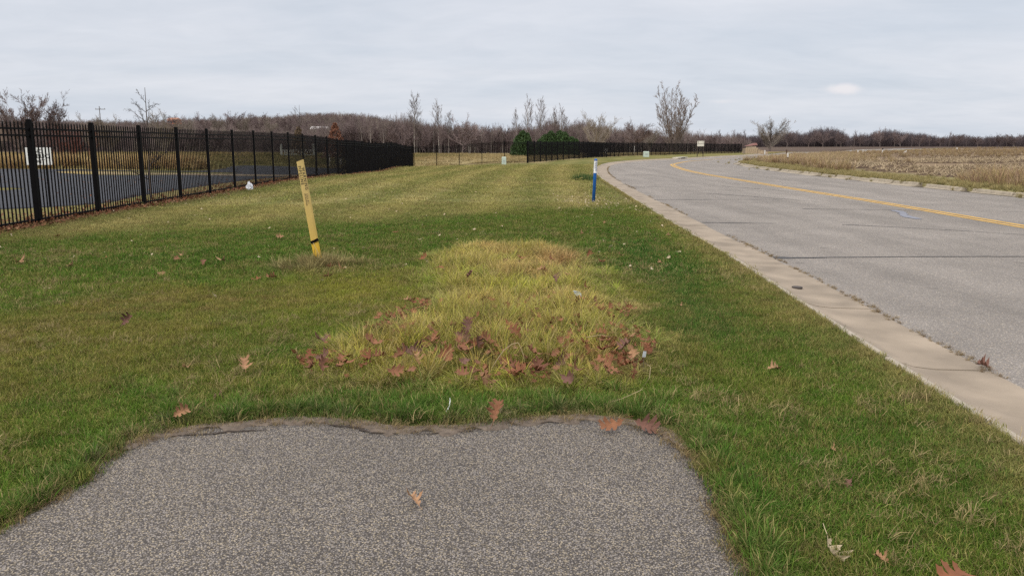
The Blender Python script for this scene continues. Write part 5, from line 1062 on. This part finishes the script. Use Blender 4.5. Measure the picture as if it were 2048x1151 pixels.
def pillar():
    x, y = px(1500, 150), 150; z = gz(x, y) - .05; root = tag(link('entrance_pillar', None, loc=(x, y, z), rot=(0, 0, .1)), 'low stone entrance pillar with a red brown cap at the end of the fence', 'pillar')
    ms = simple('tan stone', (.36, .28, .19), .9, var=.35, scale=3, bump=.6, bscale=6); r = random.Random(3)
    b = MB(); b.box((0, 0, .5), (2.2, 1.4, 1.1)).build('core', simple('mortar', (.25, .2, .15), .95), root)
    st = [MB().box((0, 0, 0), (w, .16, .17)).mesh('stone', ms) for w in (.34, .45, .28)]
    for k in range(6):
        xx = -1.1
        while xx < 1.0:
            i = r.randrange(3); w = (.34, .45, .28)[i]; link('stone', st[i], root, (xx + w / 2, -.7, .1 + k * .185), (0, 0, r.uniform(-.03, .03))); xx += w + .02
    MB().box((.25, 0, 1.22), (1.5, 1.1, .4)).build('upper_block', simple('cream stone', (.46, .38, .28), .9), root)
    mcap = simple('red brown tile', (.20, .10, .085), .8)
    MB().add([(-.75, -.8, 1.45), (1.15, -.8, 1.62), (1.15, .8, 1.62), (-.75, .8, 1.45), (.9, -.5, 2.0), (1.05, -.5, 2.0), (1.05, .5, 2.0), (.9, .5, 2.0)], [(3, 2, 1, 0), (4, 5, 6, 7), (0, 1, 5, 4), (1, 2, 6, 5), (2, 3, 7, 6), (3, 0, 4, 7)]).build('cap', mcap, root)
    b = MB(); b.add([(1.1, -.5, 0), (3.4, -.4, 0), (3.4, .3, 0), (1.1, .5, 0), (1.1, -.5, 1.0), (3.4, -.4, .35), (3.4, .3, .35), (1.1, .5, 1.0)], [(3, 2, 1, 0), (4, 5, 6, 7), (0, 1, 5, 4), (1, 2, 6, 5), (2, 3, 7, 6), (3, 0, 4, 7)]); b.build('wing_wall', ms, root)
pillar()
def marker(u, v0, v1, y, label, grp, colb, colt, w=.12, split=.4, tilt=0.0):
    x = px(u, y); h = (v1 - v0) * KZ * y; root = tag(link('field_marker', None, loc=(x, y, gz(x, y)), rot=(0, tilt, 0)), label, 'marker post', grp)
    MB().box((0, 0, h * (1 - split) / 2), (w, w * .6, h * (1 - split))).build('post', colb, root); MB().box((0, 0, h * (1 - split / 2)), (w * 1.05, w * .65, h * split)).build('top', colt, root)
mb_, mw_ = simple('brown wood', (.07, .04, .028), .8), simple('weathered white', (.55, .53, .50), .7)
marker(1577, 306, 329, 59, 'brown wooden marker post with a white top inside the bend', None, mb_, mw_, .10, .36)
marker(1530.5, 298, 306, 140, 'short white marker post across the road beside the fence end', None, mw_, mw_, .17)
marker(1574, 296, 304, 150, 'short dark brown post beyond the far road', None, mb_, mb_, .2)
marker(1587, 302, 308, 100, 'small leaning white stake behind the brown post with white top', None, mw_, mw_, .08, .4, .4)
marker(1717, 298, 307, 120, 'white marker post, leftmost of the group in the middle of the field', None, mw_, mw_, .16)
marker(1727, 296, 304, 150, 'faint pale marker just right of the leftmost field marker', None, mw_, mw_, .14)
marker(1766, 293, 304, 135, 'white marker post with a black top in the middle of the field', None, mw_, simple('black cap', (.02, .02, .02), .6), .16, .3)
marker(1763, 290, 296, 190, 'tan stake behind the black topped field marker', None, simple('tan wood', (.35, .25, .16), .8), simple('tan wood top', (.35, .25, .16), .8), .16)
marker(1809, 299, 304, 140, 'leaning white stake, left one of a crossed pair in the field', None, mw_, mw_, .13, .4, .5); marker(1812, 298, 304, 141, 'leaning white stake, right one of a crossed pair in the field', None, mw_, mw_, .13, .4, .35)
marker(1826, 291, 297, 190, 'tan stake standing right of the crossed pair in the field', None, simple('tan stake', (.33, .24, .16), .8), simple('tan stake top', (.33, .24, .16), .8), .16)
marker(1915, 291, 300, 160, 'dark marker with a pale top far right in the field', None, mb_, mw_, .16)
def pole():
    x, y = px(205, 205), 205; z = gz(x, y); root = tag(link('utility_pole', None, loc=(x, y, z)), 'wooden utility pole with a crossarm far behind the left fence', 'utility pole'); h = 1.45 + 75 * KZ * y - z
    MB().tube([(0, 0, 0), (0, 0, h)], [.12, .08], 8).build('pole', M_bark_d, root); MB().box((.2, 0, h - .75), (2.5, .12, .14)).build('crossarm', M_bark_d, root)
    for s_ in (-.9, .3, 1.3): MB().tube([(s_, 0, h - .68), (s_, 0, h - .45)], .05, 6).build('insulator', simple('insulator', (.2, .2, .22), .4), root)
pole()
def house(u, vtop, y, W, Hh, label, mw, mr, cat='house', z=None):
    x = px(u, y); zt = 1.45 + (288 - vtop) * KZ * y; z0 = zt - Hh; Ht = zt - z0; root = tag(link('house', None, loc=(x, y, z0)), label, cat); rh = Hh * .35
    MB().box((0, 0, (Ht - rh) / 2), (W, 7, Ht - rh)).build('wall', mw, root)
    MB().add([(-W / 2 - .3, -3.9, Ht - rh), (W / 2 + .3, -3.9, Ht - rh), (W / 2 + .3, 3.9, Ht - rh), (-W / 2 - .3, 3.9, Ht - rh), (-W / 2 - .3, 0, Ht), (W / 2 + .3, 0, Ht)], [(0, 1, 5, 4), (2, 3, 4, 5), (0, 4, 3), (1, 2, 5), (3, 2, 1, 0)]).build('roof', mr, root)
    for k in range(3): MB().box((-W / 3 + k * W / 3, -3.52, Ht - rh - 1.1), (1.1, .08, 1.1)).build('window', simple('dark glass', (.03, .035, .045), .2), root)
house(641, 253, 440, 8.5, 4, 'pale distant house on the hillside above the fence', simple('pale siding', (.55, .52, .50), .8), simple('pale roof', (.62, .60, .60), .8))
house(352, 236, 400, 4.0, 3, 'small distant building with an orange wall on the left ridge', simple('orange wall', (.50, .20, .10), .8), simple('orange roof', (.52, .24, .14), .8), 'building')
house(-2, 230, 190, 6, 6, 'distant building with a grey brown roof at the left edge', simple('brown siding', (.16, .12, .10), .8), simple('grey roof', (.15, .14, .14), .8), 'building')
